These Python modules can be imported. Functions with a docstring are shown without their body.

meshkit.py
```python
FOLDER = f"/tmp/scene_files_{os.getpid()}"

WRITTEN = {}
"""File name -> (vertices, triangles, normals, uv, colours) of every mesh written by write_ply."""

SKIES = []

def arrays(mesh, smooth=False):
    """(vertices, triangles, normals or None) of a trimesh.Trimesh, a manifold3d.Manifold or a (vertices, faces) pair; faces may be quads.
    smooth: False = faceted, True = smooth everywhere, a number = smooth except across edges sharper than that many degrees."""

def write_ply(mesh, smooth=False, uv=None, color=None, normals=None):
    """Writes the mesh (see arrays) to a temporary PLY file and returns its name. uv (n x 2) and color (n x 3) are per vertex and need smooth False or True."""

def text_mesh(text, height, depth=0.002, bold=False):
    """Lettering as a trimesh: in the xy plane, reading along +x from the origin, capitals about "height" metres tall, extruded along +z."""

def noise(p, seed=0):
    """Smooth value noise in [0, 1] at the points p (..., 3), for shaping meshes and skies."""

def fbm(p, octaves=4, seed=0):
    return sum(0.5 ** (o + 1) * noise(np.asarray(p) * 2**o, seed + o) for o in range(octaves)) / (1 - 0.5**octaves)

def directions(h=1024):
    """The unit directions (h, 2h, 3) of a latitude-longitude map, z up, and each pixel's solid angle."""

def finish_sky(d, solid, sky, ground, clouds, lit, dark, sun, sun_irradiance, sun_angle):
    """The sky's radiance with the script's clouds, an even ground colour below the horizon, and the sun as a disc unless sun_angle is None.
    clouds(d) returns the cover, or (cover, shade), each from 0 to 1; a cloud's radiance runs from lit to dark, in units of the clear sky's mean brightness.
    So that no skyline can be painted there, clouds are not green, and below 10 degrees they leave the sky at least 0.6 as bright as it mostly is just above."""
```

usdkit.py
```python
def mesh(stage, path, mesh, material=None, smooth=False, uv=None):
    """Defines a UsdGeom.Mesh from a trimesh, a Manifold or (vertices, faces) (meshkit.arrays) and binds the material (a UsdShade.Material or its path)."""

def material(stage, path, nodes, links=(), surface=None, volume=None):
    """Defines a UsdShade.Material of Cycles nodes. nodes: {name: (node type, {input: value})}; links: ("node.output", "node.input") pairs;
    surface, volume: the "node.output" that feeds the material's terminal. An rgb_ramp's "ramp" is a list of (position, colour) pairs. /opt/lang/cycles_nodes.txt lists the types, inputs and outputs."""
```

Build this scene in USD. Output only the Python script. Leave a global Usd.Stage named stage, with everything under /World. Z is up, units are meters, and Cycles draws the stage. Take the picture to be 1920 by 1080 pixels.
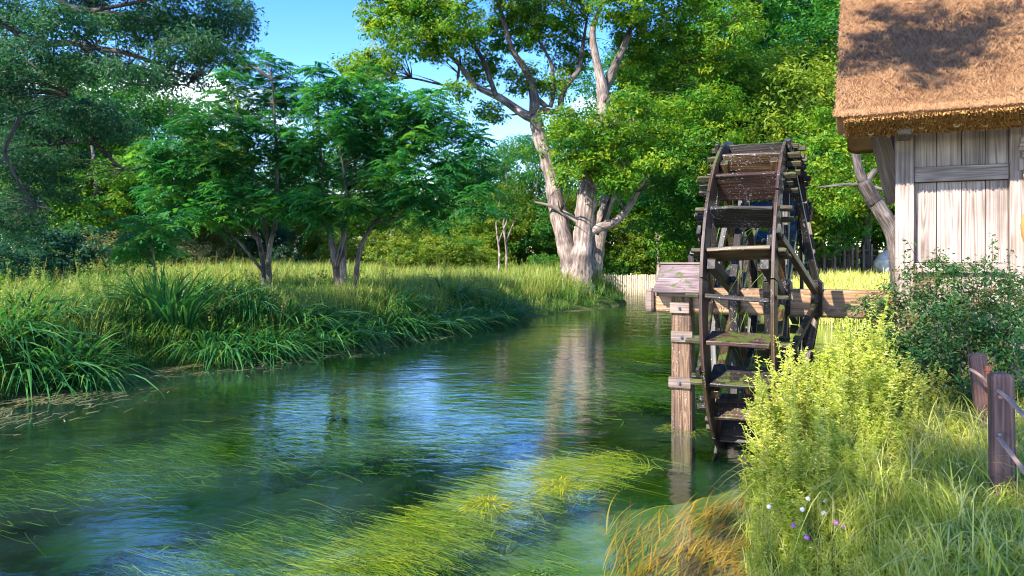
import math, numpy as np, usdkit
from pxr import Usd, UsdGeom, UsdLux, UsdShade, Gf, Sdf, Vt
import meshkit

stage = Usd.Stage.CreateInMemory()
UsdGeom.SetStageUpAxis(stage, 'Z')
UsdGeom.SetStageMetersPerUnit(stage, 1.0)
world = UsdGeom.Xform.Define(stage, '/World')
stage.SetDefaultPrim(world.GetPrim())
UsdGeom.Scope.Define(stage, '/World/Looks')

# ------------------------------------------------------------------ camera, sky, sun
F, CAMZ, HOR = 1400.0, 2.42, 480.0            # focal length in photo pixels, eye height above the water, horizon row
cam = UsdGeom.Camera.Define(stage, '/World/camera')
cam.CreateHorizontalApertureAttr(36.0)
cam.CreateVerticalApertureAttr(36.0 * 9 / 16)
cam.CreateFocalLengthAttr(F / 1920 * 36.0)
cam.CreateVerticalApertureOffsetAttr(-(540 - HOR) / 1920 * 36.0)
cam.CreateExposureAttr(1.8)
cam.CreateClippingRangeAttr(Gf.Vec2f(0.1, 3000))
_x = UsdGeom.Xformable(cam)
_x.AddTranslateOp().Set(Gf.Vec3d(0, 0, CAMZ))
_x.AddRotateXOp().Set(90.0)

SUN_AZ, SUN_EL = math.radians(180 + 48), math.radians(36)     # azimuth from +y towards +x
SUN = np.array([math.sin(SUN_AZ) * math.cos(SUN_EL), math.cos(SUN_AZ) * math.cos(SUN_EL), math.sin(SUN_EL)])
sky = UsdLux.DomeLight.Define(stage, '/World/sky')
skymat = usdkit.material(stage, '/World/Looks/sky_air', {
    'sky': ('sky_texture', {'sky_type': 'single_scattering', 'sun_disc': False, 'sun_elevation': SUN_EL, 'sun_rotation': SUN_AZ, 'air_density': 1.0, 'aerosol_density': 0.15, 'ozone_density': 2.2}),
    'tc': ('texture_coordinate', {}),
    'map': ('mapping', {'scale': (3.2, 3.2, 8.0), 'location': (5.1, 7.7, 0.6), 'rotation': (0, 0, -0.09)}),
    'n': ('noise_texture', {'scale': 1.0, 'detail': 7.0, 'roughness': 0.55}),
    'sep': ('separate_xyz', {}),
    'low': ('map_range', {'from_min': 0.19, 'from_max': 0.32, 'to_min': 0.06, 'to_max': -0.25, 'clamp': True}),
    'add': ('math', {'math_type': 'add'}),
    'cl': ('map_range', {'range_type': 'smoothstep', 'from_min': 0.585, 'from_max': 0.70, 'to_min': 0.0, 'to_max': 0.95, 'clamp': True}),
    'mx': ('mix_color', {'b': (5.5, 5.9, 6.5), 'use_clamp': False}),
    'bg': ('background_shader', {'strength': 0.145}), 'hs': ('hsv', {'hue': 0.52, 'saturation': 1.40})},
    [('sky.color', 'hs.color'), ('tc.generated', 'map.vector'), ('map.vector', 'n.vector'), ('tc.generated', 'sep.vector'), ('sep.z', 'low.value'), ('n.fac', 'add.value1'), ('low.result', 'add.value2'),
     ('add.value', 'cl.value'), ('cl.result', 'mx.fac'), ('hs.color', 'mx.a'), ('mx.result', 'bg.color')], surface='bg.background')
UsdShade.MaterialBindingAPI.Apply(sky.GetPrim()).Bind(skymat)
sun = UsdLux.DistantLight.Define(stage, '/World/sun')
sun.CreateNormalizeAttr(True)
sun.CreateIntensityAttr(1.12)
sun.CreateAngleAttr(0.5)
sun.CreateColorAttr(Gf.Vec3f(1.0, 0.93, 0.83))
_z = SUN; _xx = np.cross([0, 0, 1.0], _z); _xx /= np.linalg.norm(_xx); _yy = np.cross(_z, _xx)
UsdGeom.Xformable(sun).AddTransformOp().Set(Gf.Matrix4d(*_xx, 0, *_yy, 0, *_z, 0, 0, 0, 0, 1))

# ------------------------------------------------------------------ helpers
def at(u, v, y):
    """Point seen at photo pixel (u, v) at the distance y."""
    return np.array([(u - 960) / F * y, y, CAMZ + (HOR - v) / F * y])

_used = {}
def numbered(parent, name):
    k = (parent, name); n = _used.get(k, 0); _used[k] = n + 1
    return f'{parent}/{name}' if n == 0 else f'{parent}/{name}_{n:03d}'

def tag(p, label=None, cat=None, group=None, kind=None):
    p = p.GetPrim() if hasattr(p, 'GetPrim') else p
    for k, v in (('label', label), ('category', cat), ('group', group), ('kind', kind)):
        if v: p.SetCustomDataByKey(k, v)
    return p

def thing(name, label, cat, loc=(0, 0, 0), rotz=0.0, scale=1.0, group=None, kind=None):
    x = UsdGeom.Xform.Define(stage, numbered('/World', name))
    x.AddTranslateOp().Set(Gf.Vec3d(*map(float, loc)))
    if rotz: x.AddRotateZOp().Set(float(rotz))
    s = np.broadcast_to(scale, 3)
    if not np.allclose(s, 1): x.AddScaleOp().Set(Gf.Vec3f(*map(float, s)))
    tag(x, label, cat, group, kind)
    return x.GetPrim()

def copy_of(src, name, label, cat, loc, rotz=0.0, scale=1.0, group=None):
    p = thing(name, label, cat, loc, rotz, scale, group)
    p.GetReferences().AddInternalReference(src.GetPath())
    p.SetInstanceable(True)
    return p

def put(name, vf, mat, parent=None, uv=None, tone=None, smooth=False, base=None, label=None, kind=None):
    """One Mesh prim under the parent (or /World); base: the thing's base, subtracted from the vertices."""
    pp = str(parent.GetPath()) if parent is not None else '/World'
    v, f = vf
    v = np.asarray(v, float)
    if base is not None: v = v - np.asarray(base)
    m = usdkit.mesh(stage, numbered(pp, name), (v, f), mat, smooth, uv)
    if tone is not None:
        UsdGeom.PrimvarsAPI(m).CreatePrimvar('tone', Sdf.ValueTypeNames.FloatArray, 'vertex').Set(Vt.FloatArray.FromNumpy(np.asarray(tone, np.float32)))
    if label or kind: tag(m, label, kind=kind)
    return m

def join(parts):
    """Joins (v, f, extra) triples."""
    vs, fs, es, n = [], [], [], 0
    for v, f, e in parts:
        vs.append(v); fs.append(np.asarray(f) + n); es.append(e); n += len(v)
    return np.vstack(vs), np.vstack(fs), np.concatenate(es)

def unit(a):
    a = np.asarray(a, float)
    return a / (np.linalg.norm(a, axis=-1, keepdims=True) + 1e-12)

def smoothstep(a, b, x):
    t = np.clip((x - a) / (b - a), 0, 1)
    return t * t * (3 - 2 * t)

def tube(pts, radii, sides=8, rough=0.0, seed=0, sub=1, cap=True):
    """A limb along a polyline; returns v, f and uv-like (length, angle)."""
    p = np.asarray(pts, float); r = np.broadcast_to(np.asarray(radii, float), (len(p),)).copy()
    if sub > 1:                                     # Catmull-Rom
        q = np.vstack([2 * p[0] - p[1], p, 2 * p[-1] - p[-2]]); out, ro = [], []
        for i in range(len(p) - 1):
            a, b, c, d = q[i:i + 4]
            for t in np.arange(sub) / sub:
                out.append(.5 * (2 * b + (c - a) * t + (2 * a - 5 * b + 4 * c - d) * t * t + (3 * b - a - 3 * c + d) * t ** 3)); ro.append(r[i] * (1 - t) + r[i + 1] * t)
        p, r = np.array(out + [p[-1]]), np.array(ro + [r[-1]])
    t = unit(np.gradient(p, axis=0))
    ref = np.array([0, 0, 1.0]) if abs(t[:, 2]).mean() < .8 else np.array([1.0, 0, 0])
    a = unit(np.cross(t, ref)); b = np.cross(t, a)
    ang = np.arange(sides) / sides * 2 * np.pi
    rr = np.broadcast_to(r[:, None], (len(p), sides)).copy()
    if rough:
        rr *= 1 + rough * (meshkit.noise(np.stack(np.broadcast_arrays(np.cos(ang)[None] * 2 + seed, np.sin(ang)[None] * 2, np.arange(len(p))[:, None] * .6), -1), seed) - .5) * 2
    v = p[:, None] + rr[..., None] * (np.cos(ang)[None, :, None] * a[:, None] + np.sin(ang)[None, :, None] * b[:, None])
    i, j = np.meshgrid(np.arange(len(p) - 1), np.arange(sides), indexing='ij')
    q = np.stack([i * sides + j, i * sides + (j + 1) % sides, (i + 1) * sides + (j + 1) % sides, (i + 1) * sides + j], -1).reshape(-1, 4)[:, ::-1]
    f = np.vstack([q[:, [0, 1, 2]], q[:, [0, 2, 3]]])
    v = v.reshape(-1, 3)
    L = np.concatenate([[0], np.cumsum(np.linalg.norm(np.diff(p, axis=0), axis=1))])
    uv = np.stack(np.broadcast_arrays(L[:, None] + seed * 3.1, np.abs(ang[None] - np.pi) * r.mean()), -1).reshape(-1, 2)
    if cap:
        n = len(v); v = np.vstack([v, p[0], p[-1]]); uv = np.vstack([uv, [L[0], 0], [L[-1], 0]])
        k = np.arange(sides); last = (len(p) - 1) * sides
        f = np.vstack([f, np.stack([np.full(sides, n), k, (k + 1) % sides], -1), np.stack([np.full(sides, n + 1), last + (k + 1) % sides, last + k], -1)])
    return v, f, uv

def board(p0, p1, w, h, side, c=0.006, seed=0, jit=0.0):
    """Chamfered timber from p0 to p1; w along 'side', h across. Returns v, f, uv (length, girth)."""
    p0, p1 = np.asarray(p0, float), np.asarray(p1, float)
    L = np.linalg.norm(p1 - p0); t = (p1 - p0) / L
    s = np.asarray(side, float); s = unit(s - t * (s @ t)); n = np.cross(t, s)
    rng = np.random.default_rng(seed + 77)
    hw, hh = w / 2, h / 2
    prof = np.array([[-hw + c, -hh], [hw - c, -hh], [hw, -hh + c], [hw, hh - c], [hw - c, hh], [-hw + c, hh], [-hw, hh - c], [-hw, -hh + c]])
    girth = np.concatenate([[0], np.cumsum(np.linalg.norm(np.diff(prof, axis=0), axis=1))])
    xs = [0, c] + list(np.linspace(0, L, 4)[1:-1]) + [L - c, L]
    vs, uvs = [], []
    off = rng.uniform(0, 40)
    for k, x in enumerate(xs):
        sc = prof.copy()
        if k in (0, len(xs) - 1): sc = sc * [(hw - c) / hw, (hh - c) / hh]
        if jit: sc = sc + rng.normal(0, jit, (1, 2)) + rng.normal(0, jit * .4, sc.shape)
        vs.append(p0 + t * x + sc[:, :1] * s + sc[:, 1:] * n); uvs.append(np.stack([np.full(8, x + off), girth + off], -1))
    v = np.vstack(vs); uv = np.vstack(uvs)
    m = len(xs)
    i, j = np.meshgrid(np.arange(m - 1), np.arange(8), indexing='ij')
    q = np.stack([i * 8 + j, i * 8 + (j + 1) % 8, (i + 1) * 8 + (j + 1) % 8, (i + 1) * 8 + j], -1).reshape(-1, 4)[:, ::-1]
    f = np.vstack([q[:, [0, 1, 2]], q[:, [0, 2, 3]], [[0, k, k + 1] for k in range(1, 7)], [[(m - 1) * 8, (m - 1) * 8 + k + 1, (m - 1) * 8 + k] for k in range(1, 7)]])
    if np.einsum('i,i', s, np.cross(n, t)) < 0: f = f[:, ::-1]
    return v, f, uv

def ellipsoid(c, r, n=2, rough=0.0, seed=0):
    import trimesh
    m = trimesh.creation.icosphere(n)
    v = np.array(m.vertices)
    if rough: v = v * (1 + rough * (meshkit.fbm(v * 1.7 + seed * 5.3, seed=seed) - .5) * 2)[:, None]
    return v * np.asarray(r) + np.asarray(c), np.array(m.faces)

# ------------------------------------------------------------------ materials
def M(name, nodes, links, surface='p.BSDF', volume=None):
    return usdkit.material(stage, '/World/Looks/' + name, nodes, links, surface=surface, volume=volume)

def leafmat(name, ramp, trans, fac=0.47, rough=0.5):
    """Leaf: colour by the leaf's own tone, thin and translucent."""
    return M(name, {'a': ('attribute', {'attribute': 'tone'}), 'r': ('rgb_ramp', {'ramp': ramp}),
                    'p': ('principled_bsdf', {'roughness': rough, 'specular_ior_level': 0.35}),
                    'g': ('mix_color', {'blend_type': 'multiply', 'fac': 1.0, 'b': trans, 'use_clamp': False}),
                    't': ('translucent_bsdf', {}), 'm': ('mix_closure', {'fac': fac})},
             [('a.fac', 'r.fac'), ('r.color', 'p.base_color'), ('r.color', 'g.a'), ('g.result', 't.color'), ('p.BSDF', 'm.closure1'), ('t.BSDF', 'm.closure2')], 'm.closure')

LEAF = {
    'maple': leafmat('leaf_maple', [(0, (.014, .095, .008)), (.5, (.062, .19, .009)), (1, (.23, .31, .012))], (2.0, 1.7, .9)),
    'wood': leafmat('leaf_wood', [(0, (.008, .078, .014)), (.5, (.026, .148, .016)), (1, (.11, .22, .016))], (2.0, 1.7, .9)),
    'walnut': leafmat('leaf_walnut', [(0, (.010, .090, .030)), (.5, (.026, .165, .038)), (1, (.10, .25, .028))], (2.4, 1.9, .7)),
    'dark': leafmat('leaf_dark', [(0, (.010, .055, .032)), (.5, (.022, .092, .042)), (1, (.06, .14, .05))], (1.8, 1.7, .9)),
    'olive': leafmat('leaf_olive', [(0, (.07, .10, .025)), (.5, (.15, .17, .05)), (1, (.26, .25, .10))], (1.5, 1.4, 1.0)),
    'lime': leafmat('leaf_lime', [(0, (.07, .15, .010)), (.5, (.15, .23, .014)), (1, (.30, .31, .02))], (1.7, 1.5, .8)),
    'shrub': leafmat('leaf_shrub', [(0, (.014, .065, .022)), (.55, (.035, .115, .028)), (.85, (.10, .17, .035)), (1, (.15, .115, .05))], (1.6, 1.6, .9)),
    'iris': leafmat('leaf_iris', [(0, (.014, .090, .030)), (.5, (.045, .17, .040)), (1, (.17, .29, .045))], (1.9, 1.7, .8), .3, .35),
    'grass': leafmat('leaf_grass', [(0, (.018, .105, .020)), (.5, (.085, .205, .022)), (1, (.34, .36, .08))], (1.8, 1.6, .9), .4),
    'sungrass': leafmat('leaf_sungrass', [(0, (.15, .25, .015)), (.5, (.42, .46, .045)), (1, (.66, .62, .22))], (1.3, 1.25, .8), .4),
    'weed': leafmat('leaf_weed', [(0, (.03, .10, .006)), (.5, (.19, .24, .010)), (1, (.42, .36, .025))], (1.3, 1.3, .8), .4),
    'goldweed': leafmat('leaf_goldweed', [(0, (.18, .08, .006)), (.5, (.42, .20, .010)), (1, (.55, .31, .02))], (1.3, 1.2, .8), .3),
    'debris': leafmat('leaf_debris', [(0, (.035, .085, .022)), (.5, (.12, .13, .05)), (1, (.27, .23, .13))], (1.2, 1.2, .9), .2),
}

def wood(name, dark, mid, light, rough=(.55, .8), stretch=(.7, 30.0), bump=.35, wet=0.0, moss=0.0, grain=5.0, bd=.008):
    n = {'uv': ('uvmap', {'attribute': 'st'}), 'mp': ('mapping', {'scale': (stretch[0], stretch[1], 1)}), 'n': ('noise_texture', {'scale': 1.0, 'detail': 5.0, 'roughness': .6, 'distortion': .1}),
         'mw': ('mapping', {'scale': (.16, 3.2, 1)}), 'wd': ('noise_texture', {'scale': grain * .6, 'detail': 1.0, 'distortion': .1}),
         'wv': ('math', {'math_type': 'multiply', 'value2': 60.0}), 'ws': ('math', {'math_type': 'sine'}), 'wm': ('map_range', {'from_min': -1, 'from_max': 1, 'to_min': -.09, 'to_max': .09}),
         'ad': ('math', {'math_type': 'add'}), 'r': ('rgb_ramp', {'ramp': [(.28, dark), (.5, mid), (.72, light)]}),
         'big': ('noise_texture', {'scale': 1.6, 'detail': 4.0}), 'bm': ('map_range', {'from_min': .3, 'from_max': .7, 'to_min': .55, 'to_max': 1.2}),
         'mul': ('mix_color', {'blend_type': 'multiply', 'fac': 1.0, 'use_clamp': False}), 'cx': ('combine_xyz', {}),
         'p': ('principled_bsdf', {'specular_ior_level': .35}), 'b': ('bump', {'strength': bump, 'distance': bd}), 'ro': ('map_range', {'to_min': rough[0], 'to_max': rough[1]})}
    l = [('uv.UV', 'mp.vector'), ('mp.vector', 'n.vector'), ('uv.UV', 'mw.vector'), ('mw.vector', 'wd.vector'), ('wd.fac', 'wv.value1'), ('wv.value', 'ws.value1'), ('ws.value', 'wm.value'),
         ('n.fac', 'ad.value1'), ('wm.result', 'ad.value2'), ('ad.value', 'r.fac'), ('uv.UV', 'big.vector'), ('big.fac', 'bm.value'), ('bm.result', 'cx.x'), ('bm.result', 'cx.y'), ('bm.result', 'cx.z'),
         ('r.color', 'mul.a'), ('cx.vector', 'mul.b'), ('ad.value', 'b.height'), ('b.normal', 'p.normal'), ('n.fac', 'ro.value'), ('ro.result', 'p.roughness')]
    col = 'mul.result'
    if wet:            # a wet skin with pale droplets and slime
        n.update({'g': ('geometry', {}), 'sp': ('noise_texture', {'scale': 42.0, 'detail': 3.0, 'roughness': .7}), 'zone': ('noise_texture', {'scale': 2.6, 'detail': 2.0}),
                  'za': ('math', {'math_type': 'multiply', 'value2': .35}), 'zs': ('math', {'math_type': 'add'}), 'st': ('map_range', {'from_min': .80, 'from_max': .87, 'to_min': 0, 'to_max': .8, 'clamp': True}),
                  'mxw': ('mix_color', {'b': (.30, .28, .29)})})
        l += [('g.position', 'sp.vector'), ('g.position', 'zone.vector'), ('zone.fac', 'za.value1'), ('sp.fac', 'zs.value1'), ('za.value', 'zs.value2'), ('zs.value', 'st.value'), ('st.result', 'mxw.fac'), (col, 'mxw.a')]
        col = 'mxw.result'
    if moss:
        n.update({'g2': ('geometry', {}), 'ms': ('noise_texture', {'scale': 7.0, 'detail': 4.0, 'roughness': .65}), 'sx': ('separate_xyz', {}), 'up': ('map_range', {'from_min': 0.2, 'from_max': 1.0, 'to_min': -.14, 'to_max': .13}),
                  'mz': ('math', {'math_type': 'add'}), 'mt': ('map_range', {'from_min': .62 - moss, 'from_max': .70 - moss, 'to_min': 0, 'to_max': .9, 'clamp': True}), 'mxm': ('mix_color', {'b': (.06, .085, .012)})})
        l += [('g2.position', 'ms.vector'), ('g2.normal', 'sx.vector'), ('sx.z', 'up.value'), ('ms.fac', 'mz.value1'), ('up.result', 'mz.value2'), ('mz.value', 'mt.value'), ('mt.result', 'mxm.fac'), (col, 'mxm.a')]
        col = 'mxm.result'
    l.append((col, 'p.base_color'))
    return M(name, n, l)

HUTWOOD = [wood(f'hut_wood_{w}', d, m, li, bump=.4, grain=g) for w, d, m, li, g in (
    ('pale', (.17, .118, .095), (.34, .262, .225), (.44, .36, .315), 4.0), ('grey', (.13, .092, .074), (.27, .207, .178), (.38, .306, .268), 5.5), ('rosy', (.17, .112, .088), (.33, .247, .21), (.43, .345, .30), 3.2), ('dark', (.085, .056, .042), (.165, .118, .092), (.26, .198, .162), 5.0))]
WETWOOD = [wood('wet_wood_black', (.006, .0045, .004), (.014, .010, .008), (.034, .024, .018), (.35, .65), wet=.6, bump=.6, moss=.02),
           wood('wet_wood_brown', (.014, .008, .004), (.045, .025, .011), (.10, .062, .027), (.3, .6), wet=.6, bump=.6, moss=.05),
           wood('wet_wood_red', (.012, .006, .005), (.036, .017, .012), (.085, .045, .032), (.35, .65), wet=.6, bump=.5, moss=.01)]
MOSSWOOD = wood('mossy_wood', (.012, .009, .006), (.04, .03, .015), (.09, .07, .04), (.5, .8), bump=.7, moss=.13)
AXLEWOOD = wood('axle_wood', (.085, .045, .022), (.22, .125, .06), (.33, .22, .13), (.3, .55), bump=.3, wet=.35)
POSTWOOD = wood('post_wood', (.025, .014, .009), (.12, .068, .04), (.27, .17, .105), (.5, .8), bump=1.0, moss=.05, wet=.3, grain=7)
PALEWOOD = wood('pale_wood', (.08, .053, .045), (.17, .122, .10), (.25, .19, .165), bump=.4, moss=.02)
CAPWOOD = wood('cap_wood', (.07, .05, .05), (.17, .12, .12), (.29, .22, .22), bump=.6, moss=.03)
FENCEWOOD = wood('fence_wood', (.065, .030, .024), (.14, .072, .058), (.22, .13, .105), bump=.5)
BARK = {k: wood('bark_' + k, d, m, l, (.7, .95), (1.6, 9.0), 1.0, bd=.05) for k, d, m, l in (
    ('pale', (.07, .048, .036), (.25, .19, .16), (.44, .36, .32)), ('grey', (.03, .022, .018), (.10, .08, .068), (.21, .175, .15)), ('dark', (.02, .016, .014), (.055, .044, .038), (.11, .09, .08)))}

def plain(name, c, rough=.6, metal=0.0, var=.25, scale=8.0, bump=0.0):
    c = np.array(c)
    return M(name, {'g': ('geometry', {}), 'n': ('noise_texture', {'scale': scale, 'detail': 5.0, 'roughness': .6}), 'r': ('rgb_ramp', {'ramp': [(.3, tuple(c * (1 - var))), (.7, tuple(np.minimum(c * (1 + var), 1)))]}),
                    'p': ('principled_bsdf', {'roughness': rough, 'metallic': metal, 'specular_ior_level': .3}), 'b': ('bump', {'strength': bump, 'distance': .02})},
             [('g.position', 'n.vector'), ('n.fac', 'r.fac'), ('r.color', 'p.base_color'), ('n.fac', 'b.height'), ('b.normal', 'p.normal')])

BOLT = plain('bolt_steel', (.12, .17, .22), .35, .8, .3, 60)
RUST = plain('rusty_pipe', (.26, .085, .045), .7, 0, .35, 40)
ROPE = plain('rope_fibre', (.36, .22, .16), .8, 0, .2, 90)
BAMBOO = plain('bamboo_cane', (.42, .26, .12), .45, 0, .25, 20)
HOLLOW = plain('bamboo_hollow', (.16, .09, .045), .8, 0, .2, 20)
STAKE = plain('stake_wood', (.48, .40, .29), .8, 0, .35, 6, .4)
STONE = plain('pale_stone', (.5, .47, .43), .8, 0, .15, 5, .4)
STONEBASE = plain('foundation_stone', (.34, .30, .27), .85, 0, .25, 7, .6)
PETALW = plain('petal_white', (.75, .70, .72), .6)
PETALP = plain('petal_purple', (.34, .13, .36), .6)
STEM = plain('green_stem', (.10, .15, .03), .6)
STRAW = plain('straw_stem', (.36, .31, .12), .7)

def thatchmat(name, ramp):
    return M(name, {'a': ('attribute', {'attribute': 'tone'}), 'g': ('geometry', {}), 'n': ('noise_texture', {'scale': 1.7, 'detail': 6.0, 'roughness': .65}), 'ad': ('math', {'math_type': 'multiply_add', 'value2': .55}),
                    'r': ('rgb_ramp', {'ramp': ramp}), 'p': ('principled_bsdf', {'roughness': .7, 'specular_ior_level': .25}),
                    'f': ('noise_texture', {'scale': 55.0, 'detail': 4.0, 'roughness': .7}), 'b': ('bump', {'strength': .6, 'distance': .02})},
             [('g.position', 'n.vector'), ('n.fac', 'ad.value1'), ('a.fac', 'ad.value3'), ('ad.value', 'r.fac'), ('r.color', 'p.base_color'), ('g.position', 'f.vector'), ('f.fac', 'b.height'), ('b.normal', 'p.normal')])
THATCH = thatchmat('thatch_straw', [(.25, (.075, .032, .013)), (.6, (.225, .108, .043)), (1.0, (.33, .19, .088)), (1.3, (.44, .34, .22))])
THATCHCUT = thatchmat('thatch_cut_ends', [(.25, (.20, .085, .02)), (.6, (.42, .20, .06)), (1.1, (.56, .33, .12))])

# ------------------------------------------------------------------ the lie of the land
LEFT = np.array([(-11, -30), (-9.5, 0), (-9.2, 8), (-8.6, 12.5), (-7.6, 16.1), (-5.3, 18.3), (-3.8, 20.6), (-1.9, 24.2), (0.8, 30.2), (3.2, 33.6), (5.2, 36.4), (5.9, 38.5), (5.4, 43), (3.0, 50), (0, 61), (-6, 62)], float)
RIGHT = np.array([(1.0, -30), (1.2, 0), (1.55, 3), (1.85, 5.6), (2.2, 7.0), (3.1, 7.9), (4.3, 8.7), (5.2, 10.5), (6.8, 14), (8.9, 18), (10.4, 21), (11.5, 30), (13, 44), (13.5, 56), (12, 61.5), (-6, 62)], float)
POLY = np.vstack([LEFT, RIGHT[::-1]])

def seg_dist(P, line):
    a, b = line[:-1], line[1:]; best = np.full(len(P), 1e9)
    for p, q in zip(a, b):
        d = q - p; t = np.clip(((P - p) @ d) / (d @ d), 0, 1)
        best = np.minimum(best, np.linalg.norm(P - p - t[:, None] * d, axis=1))
    return best

def inside(P):
    x, y = P[:, 0], P[:, 1]; r = np.zeros(len(P), bool); n = len(POLY)
    for i in range(n):
        (x0, y0), (x1, y1) = POLY[i], POLY[(i + 1) % n]
        if y0 == y1: continue
        c = ((y0 > y) != (y1 > y)) & (x < (x1 - x0) * (y - y0) / (y1 - y0) + x0)
        r ^= c
    return r

def height(x, y):
    x, y = np.asarray(x, float), np.asarray(y, float); sh = x.shape
    P = np.stack([x.ravel(), y.ravel()], 1)
    wob = (meshkit.fbm(np.c_[P * .9, np.zeros(len(P))], seed=3) - .5) * .7
    dl, dr, ins = seg_dist(P, LEFT), seg_dist(P, RIGHT), inside(P)
    d = np.minimum(dl, dr) + wob * .5
    nz = meshkit.fbm(np.c_[P * .35, np.zeros(len(P))], seed=9) - .5
    left = 0.95 * smoothstep(-.1, 2.0, d) + .45 * smoothstep(3, 16, d) + nz * .25 * smoothstep(.5, 3, d)
    right = 0.80 * smoothstep(-.05, .75, d) + .3 * smoothstep(.8, 3.5, d) + nz * .12 * smoothstep(.5, 3, d)
    out = np.where(dr < dl, right, left)
    mound = np.exp(-(((P[:, 0] - 3.0) / 3.2) ** 2 + ((P[:, 1] - 38) / 3.4) ** 2)) * .35
    bed = -.10 - (.42 + 1.25 * np.maximum(smoothstep(2.4, 5.5, dr), smoothstep(8.6, 9.8, P[:, 1]) * smoothstep(.2, 1.4, dr))) * smoothstep(0, 2.0, d) + nz * .3
    return np.where(ins, np.minimum(bed, -.06), out + mound - .04).reshape(sh)

def gh(x, y):
    return float(height(np.array([x]), np.array([y]))[0])

def axis_pts(lo, hi, step, far):
    mid = np.arange(lo, hi + step / 2, step); g = step * 1.35 ** np.arange(1, 60).cumsum() if False else None
    ext, s = [], step
    e = 0
    while e < far: s *= 1.3; e += s; ext.append(e)
    ext = np.array(ext)
    return np.concatenate([lo - ext[::-1], mid, hi + ext])
gx, gy = axis_pts(-16, 16, .22, 500), axis_pts(2, 64, .25, 500)
GX, GY = np.meshgrid(gx, gy, indexing='ij')
GZ = height(GX, GY)
def grid_faces(n, m):
    i, j = np.meshgrid(np.arange(n - 1), np.arange(m - 1), indexing='ij')
    a = (i * m + j).ravel(); q = np.stack([a, a + m, a + m + 1, a + 1], 1)
    return np.vstack([q[:, [0, 1, 2]], q[:, [0, 2, 3]]])
GROUND = M('ground_soil', {'g': ('geometry', {}), 's': ('separate_xyz', {}), 'under': ('map_range', {'from_min': -.06, 'from_max': .10, 'to_min': 0, 'to_max': 1, 'clamp': True}),
    'n1': ('noise_texture', {'scale': .55, 'detail': 5.0, 'roughness': .6, 'distortion': 1.2}), 'rb': ('rgb_ramp', {'ramp': [(.28, (.030, .070, .016)), (.44, (.12, .15, .035)), (.56, (.17, .17, .07)), (.75, (.26, .25, .15))]}),
    'n2': ('noise_texture', {'scale': 2.4, 'detail': 6.0, 'roughness': .7}), 'rg': ('rgb_ramp', {'ramp': [(.3, (.020, .045, .010)), (.5, (.05, .085, .016)), (.72, (.12, .11, .04))]}),
    'mx': ('mix_color', {}), 'p': ('principled_bsdf', {'roughness': .9, 'specular_ior_level': .1}), 'b': ('bump', {'strength': .6, 'distance': .08})},
    [('g.position', 's.vector'), ('s.z', 'under.value'), ('g.position', 'n1.vector'), ('n1.fac', 'rb.fac'), ('g.position', 'n2.vector'), ('n2.fac', 'rg.fac'), ('under.result', 'mx.fac'), ('rb.color', 'mx.a'), ('rg.color', 'mx.b'),
     ('mx.result', 'p.base_color'), ('n2.fac', 'b.height'), ('b.normal', 'p.normal')])
tag(put('ground', (np.stack([GX, GY, GZ], -1).reshape(-1, 3), grid_faces(len(gx), len(gy))), GROUND, smooth=True), kind='structure')

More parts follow.
